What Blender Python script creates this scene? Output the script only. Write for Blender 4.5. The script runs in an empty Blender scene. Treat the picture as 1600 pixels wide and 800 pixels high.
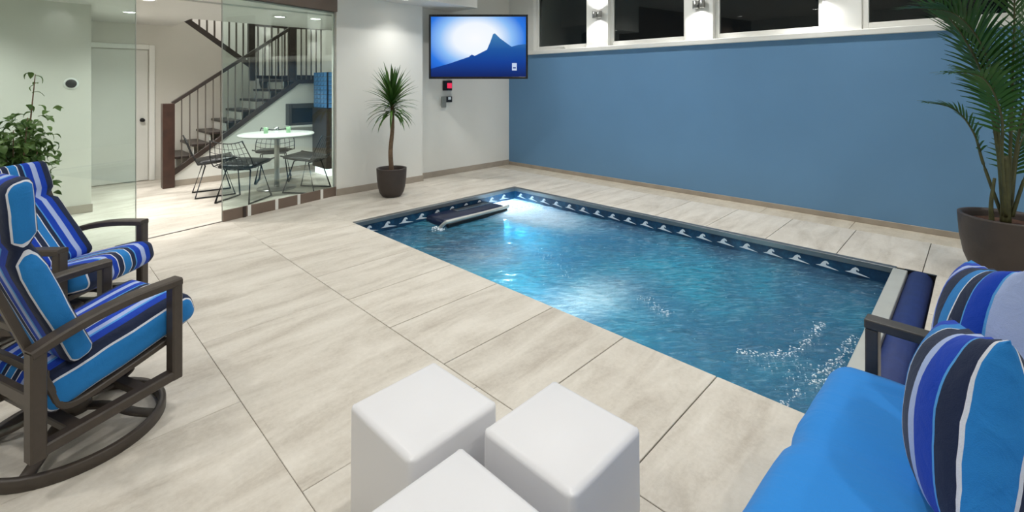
import bpy, bmesh, math, random
from mathutils import Vector, Matrix, Euler, noise
random.seed(7)
PI = math.pi
R = math.radians
scene = bpy.context.scene
COL = scene.collection

# ------------------------------------------------------------------ camera, world, exposure
TH = R(44.46)                      # heading of the camera, from +X (across the room) to +Y (along the pool)
cam_d = bpy.data.cameras.new('camera')
cam = bpy.data.objects.new('camera', cam_d)
COL.objects.link(cam)
cam.location = (0, 0, 1.55)
cam.rotation_euler = (R(90), 0, TH - R(90))
cam_d.sensor_width = 36.0
cam_d.lens = 16.74
cam_d.shift_y = -0.1675
cam_d.clip_start = 0.02
scene.camera = cam
scene.view_settings.view_transform = 'Standard'
scene.view_settings.look = 'None'
scene.view_settings.gamma = 1.0
scene.view_settings.use_curve_mapping = False
scene.view_settings.exposure = 0.0

world = bpy.data.worlds.new('night')
scene.world = world
world.use_nodes = True
wb = world.node_tree.nodes['Background']
wb.inputs['Color'].default_value = (0.010, 0.013, 0.016, 1)      # night sky
wb.inputs['Strength'].default_value = 1.0

POOL_LAMP_W = 95        # ceiling downlights over the pool room
HALL_LAMP_W = 136        # downlights in the hall behind the glass
WASH_LAMP_W = 74        # downlights close to walls
SCONCE_W = 15
UNDERWATER_W = 58

# ------------------------------------------------------------------ material helpers
def srgb(r, g, b):
    f = lambda c: (c/255/12.92) if c/255 <= 0.04045 else ((c/255+0.055)/1.055)**2.4
    return (f(r), f(g), f(b), 1)

class NT:
    def __init__(self, name):
        self.m = bpy.data.materials.new(name); self.m.use_nodes = True
        self.t = self.m.node_tree; self.t.nodes.clear()
        self.out = self.t.nodes.new('ShaderNodeOutputMaterial')
    def n(self, kind, inputs=None, **props):
        nd = self.t.nodes.new('ShaderNode' + kind)
        for k, v in props.items(): setattr(nd, k, v)
        for k, v in (inputs or {}).items(): self.set(nd, k, v)
        return nd
    def set(self, nd, k, v):
        s = nd.inputs[k]
        if isinstance(v, bpy.types.NodeSocket): self.t.links.new(v, s)
        else: s.default_value = v
    def math(self, op, a, b=0.0, c=None):
        nd = self.n('Math', {0: a, 1: b}, operation=op)
        if c is not None: self.set(nd, 2, c)
        return nd.outputs[0]
    def ramp(self, fac, stops, interp='LINEAR'):
        nd = self.n('ValToRGB', {'Fac': fac}); cr = nd.color_ramp; cr.interpolation = interp
        while len(cr.elements) < len(stops): cr.elements.new(0.5)
        for e, (p, c) in zip(cr.elements, stops):
            e.position = p; e.color = c if len(c) == 4 else (*c, 1)
        return nd.outputs['Color']
    def mix(self, fac, a, b):
        nd = self.n('MixRGB', {'Fac': fac, 'Color1': a, 'Color2': b}); return nd.outputs[0]
    def done(self, shader):
        self.t.links.new(shader, self.out.inputs['Surface']); return self.m

def plain(name, col, rough=0.5, metal=0.0, vary=0.06, scale=6.0, bump=0.0, bscale=60.0, spec=0.5, sheen=0.0, emit=None, estr=0.0):
    m = NT(name)
    co = m.n('TexCoord').outputs['Object']
    nz = m.n('TexNoise', {'Vector': co, 'Scale': scale, 'Detail': 3.0}).outputs['Fac']
    dark = tuple(c*(1-vary) for c in col[:3]) + (1,)
    lite = tuple(min(1, c*(1+vary)) for c in col[:3]) + (1,)
    c = m.ramp(nz, [(0.3, dark), (0.7, lite)])
    p = m.n('BsdfPrincipled', {'Base Color': c, 'Roughness': rough, 'Metallic': metal, 'Specular IOR Level': spec})
    if bump:
        bn = m.n('TexNoise', {'Vector': co, 'Scale': bscale, 'Detail': 2.0}).outputs['Fac']
        m.set(p, 'Normal', m.n('Bump', {'Height': bn, 'Strength': bump, 'Distance': 0.01}).outputs[0])
    if sheen: m.set(p, 'Sheen Weight', sheen)
    if emit: m.set(p, 'Emission Color', emit); m.set(p, 'Emission Strength', estr)
    return m.done(p.outputs[0])

M = {}
M['white_wall'] = plain('white wall paint', srgb(233, 233, 227), 0.75, vary=0.012, scale=2, bump=0.03, bscale=200)
M['grey_wall'] = plain('hall wall paint', srgb(218, 215, 206), 0.75, vary=0.012, scale=2, bump=0.03, bscale=200)
M['blue_wall'] = plain('blue wall paint', srgb(104, 148, 188), 0.7, vary=0.03, scale=1.2, bump=0.03, bscale=200)
M['ceiling'] = plain('ceiling paint', srgb(222, 221, 216), 0.85, vary=0.01, scale=2)
M['trim'] = plain('white gloss trim', srgb(238, 238, 233), 0.35, vary=0.01, scale=3)
M['base_tile'] = plain('base tile', srgb(168, 158, 145), 0.5, vary=0.10, scale=5)
M['grout'] = plain('grout', srgb(105, 98, 90), 0.9, vary=0.08, scale=20)
M['alu'] = plain('brushed aluminium', srgb(128, 132, 134), 0.38, metal=0.7, vary=0.05)
M['alu_light'] = plain('pale aluminium', srgb(190, 192, 186), 0.45, metal=0.3, vary=0.05)
M['bronze'] = plain('bronze channel', srgb(128, 112, 100), 0.42, metal=0.35, vary=0.06)
M['chrome'] = plain('chrome', srgb(215, 218, 222), 0.12, metal=1.0, vary=0.02)
M['steel'] = plain('satin steel', srgb(160, 160, 158), 0.3, metal=0.9, vary=0.03)
M['frame'] = plain('brown powder coat', srgb(72, 64, 57), 0.42, vary=0.08, scale=30, spec=0.45, bump=0.04, bscale=300)
M['sofa_frame'] = plain('charcoal powder coat', srgb(66, 64, 62), 0.42, vary=0.08, scale=30, spec=0.45)
M['dark_wood'] = plain('espresso wood', srgb(66, 44, 36), 0.35, vary=0.25, scale=9)
M['stair_wood'] = plain('dark stair wood', srgb(58, 47, 42), 0.4, vary=0.2, scale=9)
M['baluster'] = plain('baluster metal', srgb(112, 104, 96), 0.45, metal=0.3, vary=0.05)
M['black'] = plain('black plastic', srgb(22, 22, 24), 0.35, vary=0.05)
M['wire'] = plain('dark wire', srgb(46, 48, 50), 0.35, metal=0.5, vary=0.05)
M['pot'] = plain('dark brown pot', srgb(62, 53, 49), 0.5, vary=0.10, scale=10, bump=0.15, bscale=40)
M['soil'] = plain('bark soil', srgb(74, 48, 34), 0.95, vary=0.4, scale=40, bump=0.8, bscale=60)
M['trunk'] = plain('trunk bark', srgb(120, 98, 78), 0.85, vary=0.25, scale=25, bump=0.5, bscale=50)
M['palm_stem'] = plain('palm stem', srgb(74, 76, 44), 0.6, vary=0.3, scale=12, bump=0.2, bscale=40)
M['cube'] = plain('white polyethylene', srgb(230, 230, 233), 0.38, vary=0.008, scale=3)
M['table_top'] = plain('white table top', srgb(235, 236, 232), 0.25, vary=0.01)
M['door'] = plain('white door', srgb(222, 222, 216), 0.45, vary=0.012)
M['navy_cover'] = plain('navy pool cover', srgb(14, 42, 104), 0.6, vary=0.12, scale=12, bump=0.1, bscale=80)
M['crest'] = plain('white border print', srgb(226, 234, 240), 0.3, vary=0.05)
M['jet_box'] = plain('dark jet housing', srgb(24, 34, 62), 0.3, vary=0.2, scale=9)
M['foam'] = plain('white foam', srgb(238, 244, 248), 0.6, vary=0.03, scale=30)
M['lamp_glass'] = plain('lit lamp lens', (1, 1, 1, 1), 0.4, vary=0.0, emit=(1, 0.96, 0.9, 1), estr=14.0)
M['uw_glass'] = plain('lit pool lens', (1, 1, 1, 1), 0.4, vary=0.0, emit=(0.9, 0.98, 1, 1), estr=3.0)
M['glow_panel'] = plain('lit plinth', (1, 1, 1, 1), 0.4, vary=0.0, emit=(0.93, 0.98, 1, 1), estr=1.6)
M['red_led'] = plain('red display', srgb(210, 40, 70), 0.3, vary=0.0, emit=srgb(225, 50, 85), estr=0.9)
M['lcd'] = plain('pale display', srgb(205, 215, 220), 0.3, vary=0.02, emit=srgb(200, 210, 215), estr=0.25)
M['grey_plastic'] = plain('grey plastic', srgb(150, 155, 152), 0.45, vary=0.03)
M['glass_item'] = plain('green glassware', srgb(150, 190, 150), 0.1, vary=0.2)

def stone(name, a, b, c, streak=1.0):
    m = NT(name)
    tc = m.n('TexCoord').outputs['Object']
    rnd = m.n('ObjectInfo').outputs['Random']
    off = m.n('CombineXYZ', {0: m.math('MULTIPLY', rnd, 37.0), 1: m.math('MULTIPLY', rnd, 91.0), 2: 0.0}).outputs[0]
    v = m.n('VectorMath', {0: tc, 1: off}, operation='ADD').outputs[0]
    vs = m.n('Mapping', {'Vector': v, 'Scale': (1.1, 4.6, 1.0), 'Rotation': (0, 0, R(6))}).outputs[0]
    big = m.n('TexNoise', {'Vector': vs, 'Scale': 1.3, 'Detail': 6.0, 'Roughness': 0.62, 'Distortion': 0.6}).outputs['Fac']
    fine = m.n('TexNoise', {'Vector': v, 'Scale': 45.0, 'Detail': 5.0, 'Roughness': 0.7}).outputs['Fac']
    mid = m.n('TexNoise', {'Vector': v, 'Scale': 7.0, 'Detail': 6.0, 'Roughness': 0.7}).outputs['Fac']
    f = m.math('ADD', m.math('MULTIPLY', big, 0.62*streak), m.math('ADD', m.math('MULTIPLY', fine, 0.22), m.math('MULTIPLY', mid, 1.0-0.22-0.62*streak)))
    col = m.ramp(f, [(0.34, a), (0.48, b), (0.62, c)])
    tone = m.math('ADD', 0.965, m.math('MULTIPLY', rnd, 0.07))
    col = m.n('VectorMath', {0: col, 1: m.n('CombineXYZ', {0: tone, 1: tone, 2: tone}).outputs[0]}, operation='MULTIPLY').outputs[0]
    p = m.n('BsdfPrincipled', {'Base Color': col, 'Roughness': 0.5, 'Specular IOR Level': 0.35})
    m.set(p, 'Normal', m.n('Bump', {'Height': fine, 'Strength': 0.06, 'Distance': 0.004}).outputs[0])
    return m.done(p.outputs[0])
M['stone'] = stone('deck stone', srgb(182, 173, 160), srgb(206, 199, 187), srgb(221, 215, 204))
M['stone_border'] = stone('border stone', srgb(176, 163, 144), srgb(198, 187, 168), srgb(214, 204, 186), 0.6)

NAVY = srgb(33, 44, 72); WHITE = srgb(228, 232, 242); MID = srgb(40, 132, 206); ROYAL = srgb(14, 66, 186)
PALE = srgb(178, 196, 238); LIGHT = srgb(86, 164, 232)
def stripes(name, axis, half, seq, woven=False):
    """woven stripe cloth: seq = [(start 0..1, colour)] across the local axis from -half to +half"""
    m = NT(name)
    tc = m.n('TexCoord').outputs['Object']
    x = m.n('SeparateXYZ', {0: tc}).outputs[axis]
    wob = m.n('TexNoise', {'Vector': tc, 'Scale': 5.0}).outputs['Fac']
    x = m.math('ADD', x, m.math('MULTIPLY', m.math('SUBTRACT', wob, 0.5), 0.012))
    f = m.math('ADD', m.math('MULTIPLY', x, 0.5/half), 0.5)
    if woven:                                   # follow the cloth's own width stored on the mesh
        uv = m.n('UVMap').outputs[0]
        f = m.math('ADD', m.n('SeparateXYZ', {0: uv}).outputs[0], m.math('MULTIPLY', m.math('SUBTRACT', wob, 0.5), 0.010))
    col = m.ramp(f, seq, 'CONSTANT')
    wv = m.n('TexNoise', {'Vector': tc, 'Scale': 420.0, 'Detail': 1.0}).outputs['Fac']
    col = m.mix(m.math('MULTIPLY', wv, 0.16), col, (0.02, 0.03, 0.07, 1))
    p = m.n('BsdfPrincipled', {'Base Color': col, 'Roughness': 0.8, 'Specular IOR Level': 0.2, 'Sheen Weight': 0.08})
    wr = m.n('TexNoise', {'Vector': tc, 'Scale': 14.0, 'Detail': 3.0, 'Distortion': 1.0}).outputs['Fac']
    m.set(p, 'Normal', m.n('Bump', {'Height': m.math('ADD', wr, m.math('MULTIPLY', wv, 0.12)), 'Strength': 0.28, 'Distance': 0.02}).outputs[0])
    return m.done(p.outputs[0])
CHAIR_SEQ = [(0.0, MID), (0.036, WHITE), (0.048, NAVY), (0.15, ROYAL), (0.25, LIGHT), (0.275, PALE), (0.335, ROYAL), (0.40, WHITE), (0.412, NAVY),
             (0.475, WHITE), (0.487, MID), (0.575, WHITE), (0.587, NAVY), (0.64, LIGHT), (0.655, ROYAL), (0.73, PALE), (0.79, ROYAL), (0.86, NAVY), (0.952, WHITE), (0.964, MID)]
M['chair_stripe'] = stripes('striped chair cloth', 1, 0.26, CHAIR_SEQ)
M['pillow_near'] = stripes('striped back cushion cloth', 0, 0.25, [(0.0, MID), (0.014, WHITE), (0.028, NAVY), (0.15, LIGHT), (0.165, ROYAL), (0.33, PALE), (0.42, NAVY), (0.64, WHITE), (0.66, MID), (0.78, ROYAL), (0.93, NAVY)], True)
M['pillow_far'] = stripes('striped back cushion cloth b', 0, 0.25, [(0.0, PALE), (0.020, LIGHT), (0.032, ROYAL), (0.18, LIGHT), (0.195, NAVY), (0.32, WHITE), (0.335, MID), (0.46, NAVY), (0.62, ROYAL), (0.66, PALE), (0.74, ROYAL), (0.9, MID)], True)
def cloth(name, col):
    m = NT(name)
    tc = m.n('TexCoord').outputs['Object']
    wv = m.n('TexNoise', {'Vector': tc, 'Scale': 380.0, 'Detail': 1.0}).outputs['Fac']
    c = m.mix(m.math('MULTIPLY', wv, 0.15), col, (0.02, 0.05, 0.12, 1))
    wr = m.n('TexNoise', {'Vector': m.n('Mapping', {'Vector': tc, 'Scale': (5, 1.6, 3)}).outputs[0], 'Scale': 2.6, 'Detail': 3.0, 'Distortion': 0.8}).outputs['Fac']
    p = m.n('BsdfPrincipled', {'Base Color': c, 'Roughness': 0.8, 'Specular IOR Level': 0.2, 'Sheen Weight': 0.1})
    m.set(p, 'Normal', m.n('Bump', {'Height': wr, 'Strength': 0.22, 'Distance': 0.03}).outputs[0])
    return m.done(p.outputs[0])
M['blue_cloth'] = cloth('azure cloth', srgb(46, 142, 226))

def leafmat(name, a, b):
    m = NT(name)
    rnd = m.n('ObjectInfo').outputs['Random']
    nz = m.n('TexNoise', {'Vector': m.n('TexCoord').outputs['Object'], 'Scale': 9.0}).outputs['Fac']
    c = m.mix(m.math('MULTIPLY', m.math('ADD', rnd, nz), 0.5), a, b)
    p = m.n('BsdfPrincipled', {'Base Color': c, 'Roughness': 0.38, 'Specular IOR Level': 0.4})
    t = m.n('BsdfTranslucent', {'Color': c})
    return m.done(m.n('MixShader', {0: 0.18, 1: p.outputs[0], 2: t.outputs[0]}).outputs[0])
M['palm_leaf'] = leafmat('palm leaf', srgb(18, 56, 22), srgb(62, 108, 36))
M['dracaena_leaf'] = leafmat('dracaena leaf', srgb(30, 66, 22), srgb(96, 134, 60))
M['ficus_leaf'] = leafmat('ficus leaf', srgb(40, 80, 30), srgb(128, 160, 88))

def glass(name, tint, ior=1.5, gloss_rough=0.0):
    m = NT(name)
    fr = m.n('Fresnel', {'IOR': ior}).outputs[0]
    tr = m.n('BsdfTransparent', {'Color': tint}).outputs[0]
    gl = m.n('BsdfGlossy', {'Color': (1, 1, 1, 1), 'Roughness': gloss_rough}).outputs[0]
    return m.done(m.n('MixShader', {0: fr, 1: tr, 2: gl}).outputs[0])
M['glass'] = glass('green tinted glass', (0.88, 0.955, 0.935, 1))
M['window_glass'] = glass('window glass', (0.55, 0.58, 0.56, 1))

# ------------------------------------------------------------------ geometry helpers
def link(o): COL.objects.link(o); return o
def tag(o, label=None, cat=None, group=None, kind=None):
    if label: o['label'] = label
    if cat: o['category'] = cat
    if group: o['group'] = group
    if kind: o['kind'] = kind
    return o
def obj(name, me, mat, parent=None, smooth=False, loc=None, rot=None):
    if isinstance(me, bmesh.types.BMesh):
        bm = me; me = bpy.data.meshes.new(name); bm.to_mesh(me); bm.free()
    if mat is not None:
        me.materials.clear(); me.materials.append(mat)
    if smooth:
        for p in me.polygons: p.use_smooth = True
    o = link(bpy.data.objects.new(name, me))
    if loc is not None: o.location = loc
    if rot is not None: o.rotation_euler = rot
    if parent: o.parent = parent
    return o
def empty(name, loc=(0, 0, 0), rz=0.0):
    o = link(bpy.data.objects.new(name, None)); o.location = loc; o.rotation_euler = (0, 0, rz); o.empty_display_size = 0.1
    return o
def inst(name, me, parent=None, loc=(0, 0, 0), rot=(0, 0, 0), scale=None):
    o = link(bpy.data.objects.new(name, me)); o.location = loc; o.rotation_euler = rot
    if scale is not None: o.scale = scale
    if parent: o.parent = parent
    return o
def copy_tree(o, parent=None):
    c = o.copy(); COL.objects.link(c); c.parent = parent
    for ch in o.children: copy_tree(ch, c)
    return c
def box(bm, x0, x1, y0, y1, z0, z1, bevel=0.0, seg=2, mtx=None):
    vs = [bm.verts.new((x, y, z)) for x in (x0, x1) for y in (y0, y1) for z in (z0, z1)]
    fs = [bm.faces.new([vs[i] for i in q]) for q in ((0, 1, 3, 2), (4, 6, 7, 5), (0, 4, 5, 1), (2, 3, 7, 6), (0, 2, 6, 4), (1, 5, 7, 3))]
    if bevel:
        es = list({e for f in fs for e in f.edges})
        r = bmesh.ops.bevel(bm, geom=es, offset=bevel, segments=seg, profile=0.5, affect='EDGES')
        vs = list({v for v in r['verts']} | {v for v in vs if v.is_valid})
    if mtx is not None:
        bmesh.ops.transform(bm, matrix=mtx, verts=[v for v in vs if v.is_valid])
    return bm
def bx(x0, x1, y0, y1, z0, z1, bevel=0.0, seg=2): return box(bmesh.new(), x0, x1, y0, y1, z0, z1, bevel, seg)
def sweep(bm, pts, prof, closed=False, up=Vector((0, 0, 1)), taper=None):
    """sweep a closed 2-D profile [(side, up)] along points"""
    pts = [Vector(p) for p in pts]; n = len(pts); rings = []
    for i, p in enumerate(pts):
        a = pts[(i-1) % n] if (closed or i > 0) else p
        b = pts[(i+1) % n] if (closed or i < n-1) else p
        t = (b-a).normalized()
        u = up if abs(t.dot(up)) < 0.97 else Vector((1, 0, 0))
        s = t.cross(u).normalized(); w = s.cross(t).normalized()
        k = 1.0
        if 0 < i < n-1 or closed:
            c = (p-a).normalized().dot((b-p).normalized()); k = min(1.6, 1/max(0.5, math.sqrt((1+c)/2)))
        sc = taper[i] if taper else 1.0
        rings.append([bm.verts.new(p + (s*q[0] + w*q[1])*sc*(k if n > 2 else 1)) for q in prof])
    m = len(prof)
    for i in range(n if closed else n-1):
        A, B = rings[i], rings[(i+1) % n]
        for j in range(m): bm.faces.new((A[j], A[(j+1) % m], B[(j+1) % m], B[j]))
    if not closed:
        bm.faces.new(list(reversed(rings[0]))); bm.faces.new(rings[-1])
    return bm
def circ(r, n=8): return [(r*math.cos(2*PI*i/n), r*math.sin(2*PI*i/n)) for i in range(n)]
def rect(w, h, c=0.004):
    a, b = w/2, h/2
    return [(a-c, -b), (a, -b+c), (a, b-c), (a-c, b), (-a+c, b), (-a, b-c), (-a, -b+c), (-a+c, -b)]
def tube(pts, r, n=8, closed=False, taper=None): return sweep(bmesh.new(), pts, circ(r, n), closed, taper=taper)
def lathe(prof, n=32, cap=False):
    bm = bmesh.new(); rings = []
    for r, z in prof:
        rings.append([bm.verts.new((r*math.cos(2*PI*i/n), r*math.sin(2*PI*i/n), z)) for i in range(n)])
    for A, B in zip(rings, rings[1:]):
        for j in range(n): bm.faces.new((A[j], A[(j+1) % n], B[(j+1) % n], B[j]))
    if cap:
        bm.faces.new(list(reversed(rings[0]))); bm.faces.new(rings[-1])
    return bm
def poly_prism(pts2, y0, y1, plane='XZ'):
    """extrude a polygon given in XZ along Y (or in XY along Z)"""
    bm = bmesh.new()
    f = (lambda a, b, c: (a, c, b)) if plane == 'XZ' else (lambda a, b, c: (a, b, c))
    A = [bm.verts.new(f(p[0], p[1], y0)) for p in pts2]; B = [bm.verts.new(f(p[0], p[1], y1)) for p in pts2]
    bm.faces.new(A); bm.faces.new(list(reversed(B)))
    n = len(pts2)
    for i in range(n): bm.faces.new((A[i], B[i], B[(i+1) % n], A[(i+1) % n]))
    bmesh.ops.recalc_face_normals(bm, faces=bm.faces)
    return bm
def smooth_path(P, k=6):
    P = [Vector(p) for p in P]; out = []
    for i in range(len(P)-1):
        p0 = P[max(0, i-1)]; p1 = P[i]; p2 = P[i+1]; p3 = P[min(len(P)-1, i+2)]
        for j in range(k):
            t = j/k
            out.append(0.5*((2*p1)+(p2-p0)*t+(2*p0-5*p1+4*p2-p3)*t*t+(3*p1-p0-3*p2+p3)*t**3))
    out.append(P[-1]); return out
def cushion(hx, hy, hz, rad, puff=0.02, n=14, creases=(), crease_axis=0, crease_depth=0.02, crease_w=0.03, wr=0.004, seed=0):
    """soft rounded slab: box of half sizes hx, hy, hz with rounded edges, domed faces and optional creases"""
    bm = bmesh.new()
    bmesh.ops.create_cube(bm, size=2.0)
    bmesh.ops.subdivide_edges(bm, edges=bm.edges[:], cuts=n, use_grid_fill=True)
    H = Vector((hx, hy, hz))
    for v in bm.verts:
        c = v.co.copy()
        e = Vector([math.copysign(abs(t)**0.75, t) for t in c])      # finer grid near the edges
        p = Vector((e.x*hx, e.y*hy, e.z*hz))
        inner = Vector([max(-(H[i]-rad), min(H[i]-rad, p[i])) for i in range(3)])
        d = p - inner
        if d.length > 1e-6: p = inner + d.normalized()*rad
        u, w = (c.x, c.y)
        dome = max(0, (1-abs(u)**3))*max(0, (1-abs(w)**3))
        p.z += math.copysign(puff*dome, c.z) if abs(c.z) > 0.2 else 0
        for cc in creases:
            g = math.exp(-((p[crease_axis]-cc)/crease_w)**2)
            for ax in range(3):
                if ax != crease_axis: p[ax] -= math.copysign(crease_depth*g*min(1, abs(p[ax])/max(H[ax]*0.6, 1e-4)), p[ax])
        nn = noise.noise(Vector((p.x*7+seed, p.y*7, p.z*7)))
        p += p.normalized()*nn*wr
        v.co = p
    return bm
def pillow(hw, hh, ht, n=26, seed=0, edge=0.12, rim=0.028):
    """boxed cushion standing in the local XZ plane, thickness along Y, with a gusset strip round its edge"""
    bm = bmesh.new(); F = {}; U = {}
    for side in (-1, 1):
        for i in range(n+1):
            for j in range(n+1):
                u = math.sin((2*i/n-1)*PI/2); v = math.sin((2*j/n-1)*PI/2)
                k = max(0, (1-u*u))**0.55*max(0, (1-v*v))**0.62
                x = hw*u*(1-edge*0.6*(1-v*v)*u*u)
                z = hh*v*(1-edge*0.6*(1-u*u)*v*v)
                corner = abs(u)**6*abs(v)**6
                y = side*(rim*(1-0.75*corner)+ht*k)
                y += side*noise.noise(Vector((x*9+seed, z*7, side*3.1)))*0.007 + side*0.005*noise.noise(Vector((x*22+seed, z*22, seed)))*(1-k)
                F[(side, i, j)] = bm.verts.new((x, y, z)); U[F[(side, i, j)]] = (u+1)/2
        for i in range(n):
            for j in range(n):
                q = [F[(side, i, j)], F[(side, i+1, j)], F[(side, i+1, j+1)], F[(side, i, j+1)]]
                bm.faces.new(q if side == -1 else q[::-1])
    loop = [(i, 0) for i in range(n)]+[(n, j) for j in range(n)]+[(i, n) for i in range(n, 0, -1)]+[(0, j) for j in range(n, 0, -1)]
    prev = None; rows = []
    for q, (i, j) in enumerate(loop):                # gusset, puckered slightly along its seam
        A, B = F[(-1, i, j)], F[(1, i, j)]
        mid_ = (A.co+B.co)/2; out = Vector((mid_.x/hw, 0, mid_.z/hh)).normalized()
        c = bm.verts.new(mid_+out*(0.010+0.004*math.sin(q*2.1+seed)))
        U[c] = U[A] if 0.02 < U[A] < 0.98 else (-0.01 if U[A] < 0.5 else 1.01)
        rows.append((A, c, B))
    for q in range(len(rows)):
        A, B = rows[q], rows[(q+1) % len(rows)]
        bm.faces.new((A[0], A[1], B[1], B[0])); bm.faces.new((A[1], A[2], B[2], B[1]))
    bmesh.ops.recalc_face_normals(bm, faces=bm.faces)
    lay = bm.loops.layers.uv.new('UVMap')
    for f in bm.faces:
        for l in f.loops: l[lay].uv = (U[l.vert], 0.5)
    return bm

def spot(name, loc, power, angle=130, blend=0.9, radius=0.06, target=None, color=(1, 0.98, 0.945), parent=None):
    l = bpy.data.lights.new(name, 'SPOT'); l.energy = power; l.spot_size = R(angle); l.spot_blend = blend
    l.shadow_soft_size = radius; l.color = color
    o = link(bpy.data.objects.new(name, l)); o.location = loc
    if target is not None:
        o.rotation_euler = (Vector(target)-Vector(loc)).to_track_quat('-Z', 'Y').to_euler()
    if parent: o.parent = parent
    return o

# ------------------------------------------------------------------ ROOM: numbers
XB, YT, YP = 6.56, 6.52, 6.38        # blue wall, TV wall, proud white wall
XL, YR = -2.7, -2.6                  # walls behind the camera
ZC = 3.55                            # pool room ceiling
ZH = 2.52                            # hall ceiling
PX0, PX1, PY0, PY1 = 2.57, 5.13, 0.50, 4.98   # pool opening
def gline(x): return 5.95 + (x-0.80)*0.2153     # the glass partition runs at a slight angle to the walls
GA = math.atan(0.2153)

# floor slab (with a hole for the pool and the cover trench)
def floor_with_hole():
    bm = bmesh.new()
    for (a, b, c, d) in ((XL, PX0, YR, 10.9), (PX1+0.06, XB+0.2, YR, 10.9), (PX0, PX1+0.06, YR, 0.25), (PX0, PX1+0.06, PY1+0.05, 10.9)):
        box(bm, a, b, c, d, -0.20, -0.010)
    return bm
floor = tag(obj('floor', floor_with_hole(), M['grout']), 'beige stone tile floor around the pool', 'floor', kind='structure')

# deck tiles: each tile its own object
tile_cache = {}
def tile(x0, x1, y0, y1, gap, mat='stone'):
    w, h = round(x1-x0-gap, 4), round(y1-y0-gap, 4)
    if w < 0.03 or h < 0.03: return
    key = (w, h, mat)
    if key not in tile_cache:
        bm = bx(-w/2, w/2, -h/2, h/2, -0.0095, 0.0, 0.0018, 1)
        me = bpy.data.meshes.new('tile'); bm.to_mesh(me); bm.free(); me.materials.append(M[mat]); tile_cache[key] = me
    o = inst('tile', tile_cache[key], floor, ((x0+x1)/2, (y0+y1)/2, 0)); return o
def frange(a, b, s):
    out = [a]
    while out[-1]+s < b-0.02: out.append(out[-1]+s)
    out.append(b); return out
# strip beside the pool, tiles 0.95 x 0.56
ys = [0.995+0.5625*k for k in range(-7, 10) if YR+0.05 < 0.995+0.5625*k < 6.0]
ys = [YR] + ys
for a, b in zip(ys, ys[1:]): tile(1.62, PX0, a, b, 0.006)
tile(1.62, PX0, ys[-1], 6.16, 0.006)
# field of large slabs with tight joints
k = 0
for x1 in (1.62, 0.734, -0.152, -1.038, -1.924):
    x0 = max(x1-0.886, XL)
    yy = frange(YR, gline((x0+x1)/2)-0.03, 1.48)
    yy = [YR] + [y+(0.74 if k % 2 else 0.0) for y in yy[1:-1] if y+(0.74 if k % 2 else 0) < yy[-1]-0.2] + [yy[-1]]
    for a, b in zip(yy, yy[1:]): tile(x0, x1, a, b, 0.0026)
    k += 1
# between pool and blue wall
yf = [0.335+0.6*k for k in range(-4, 11)]
yf = [YR]+yf
for a, b in zip(yf, yf[1:]): tile(PX1+0.05, 6.19, a, b, 0.006)
tile(PX1+0.05, 6.19, yf[-1], YT, 0.006)
for a, b in zip(frange(YR, YT, 0.9), frange(YR, YT, 0.9)[1:]): tile(6.19, XB, a, b, 0.003, 'stone_border')
# between pool and TV wall
for (x0, x1) in ((PX0, 3.42), (3.42, 4.27), (4.27, PX1+0.05)):
    tile(x0, x1, PY1+0.05, 5.70, 0.003); tile(x0, x1, 5.70, YP if x0 < 4 else YT, 0.003)
# beyond the roller, behind the sofa
for (x0, x1) in ((PX0, 3.42), (3.42, 4.27), (4.27, PX1+0.05)):
    for a, b in ((0.25, -0.62), (-0.62, -1.5), (-1.5, YR)): tile(x0, x1, b, a, 0.005)
# hall floor (joints too fine to be seen at that distance)
tag(obj('floor', bx(XL, 4.6, 5.05, 10.9, -0.0099, -0.001), M['stone']), 'stone floor of the hall behind the glass', 'floor', kind='structure')

# walls
def struct(name, bm, mat, label, cat='wall'):
    return tag(obj(name, bm, mat), label, cat, kind='structure')
struct('wall_blue', bx(XB, XB+0.2, YR-0.2, YT+0.2, -0.2, 2.10), M['blue_wall'], 'plain blue painted wall below the row of windows')
tv_wall = struct('wall_tv', bx(4.45, XB, YT, YT+0.2, -0.2, ZC), M['white_wall'], 'white wall behind the wall-mounted television')
struct('wall_proud', bx(3.02, 4.45, YP, YP+0.15, -0.2, ZC), M['white_wall'], 'white wall panel behind the potted dracaena')
struct('wall_rear', bx(XL-0.2, XB+0.2, YR-0.2, YR, -0.2, ZC), M['white_wall'], 'white wall behind the camera')
struct('wall_side', bx(XL-0.2, XL, YR, 10.9, -0.2, ZC), M['white_wall'], 'white side wall left of the camera')
struct('ceiling', bx(XL-0.2, XB+0.3, YR-0.2, 6.6, ZC, ZC+0.15), M['ceiling'], 'white ceiling over the pool', 'ceiling')
struct('ceiling_soffit', bx(3.02, 5.15, 5.85, YT, 2.80, ZC), M['ceiling'], 'lowered white soffit above the dracaena wall', 'ceiling')
# base tiles
struct('baseboard_blue', bx(XB-0.012, XB, YR, YT, 0, 0.062, 0.003, 1), M['base_tile'], 'low tile skirting along the blue wall', 'baseboard')
struct('baseboard_tv', bx(4.45, XB-0.012, YT-0.012, YT, 0, 0.095, 0.003, 1), M['base_tile'], 'tile skirting below the television', 'baseboard')
struct('baseboard_proud', bx(3.02, 4.462, YP-0.012, YP, 0, 0.095, 0.003, 1), M['base_tile'], 'tile skirting behind the dracaena pot', 'baseboard')

# ---- window band in the blue wall: openings measured along Y
ZS, ZG, ZT = 2.10, 2.245, 3.36
wins = [(5.880, 4.690), (4.272, 2.985), (2.595, 1.317), (0.943, -0.254), (-0.404, -2.000)]
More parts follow.
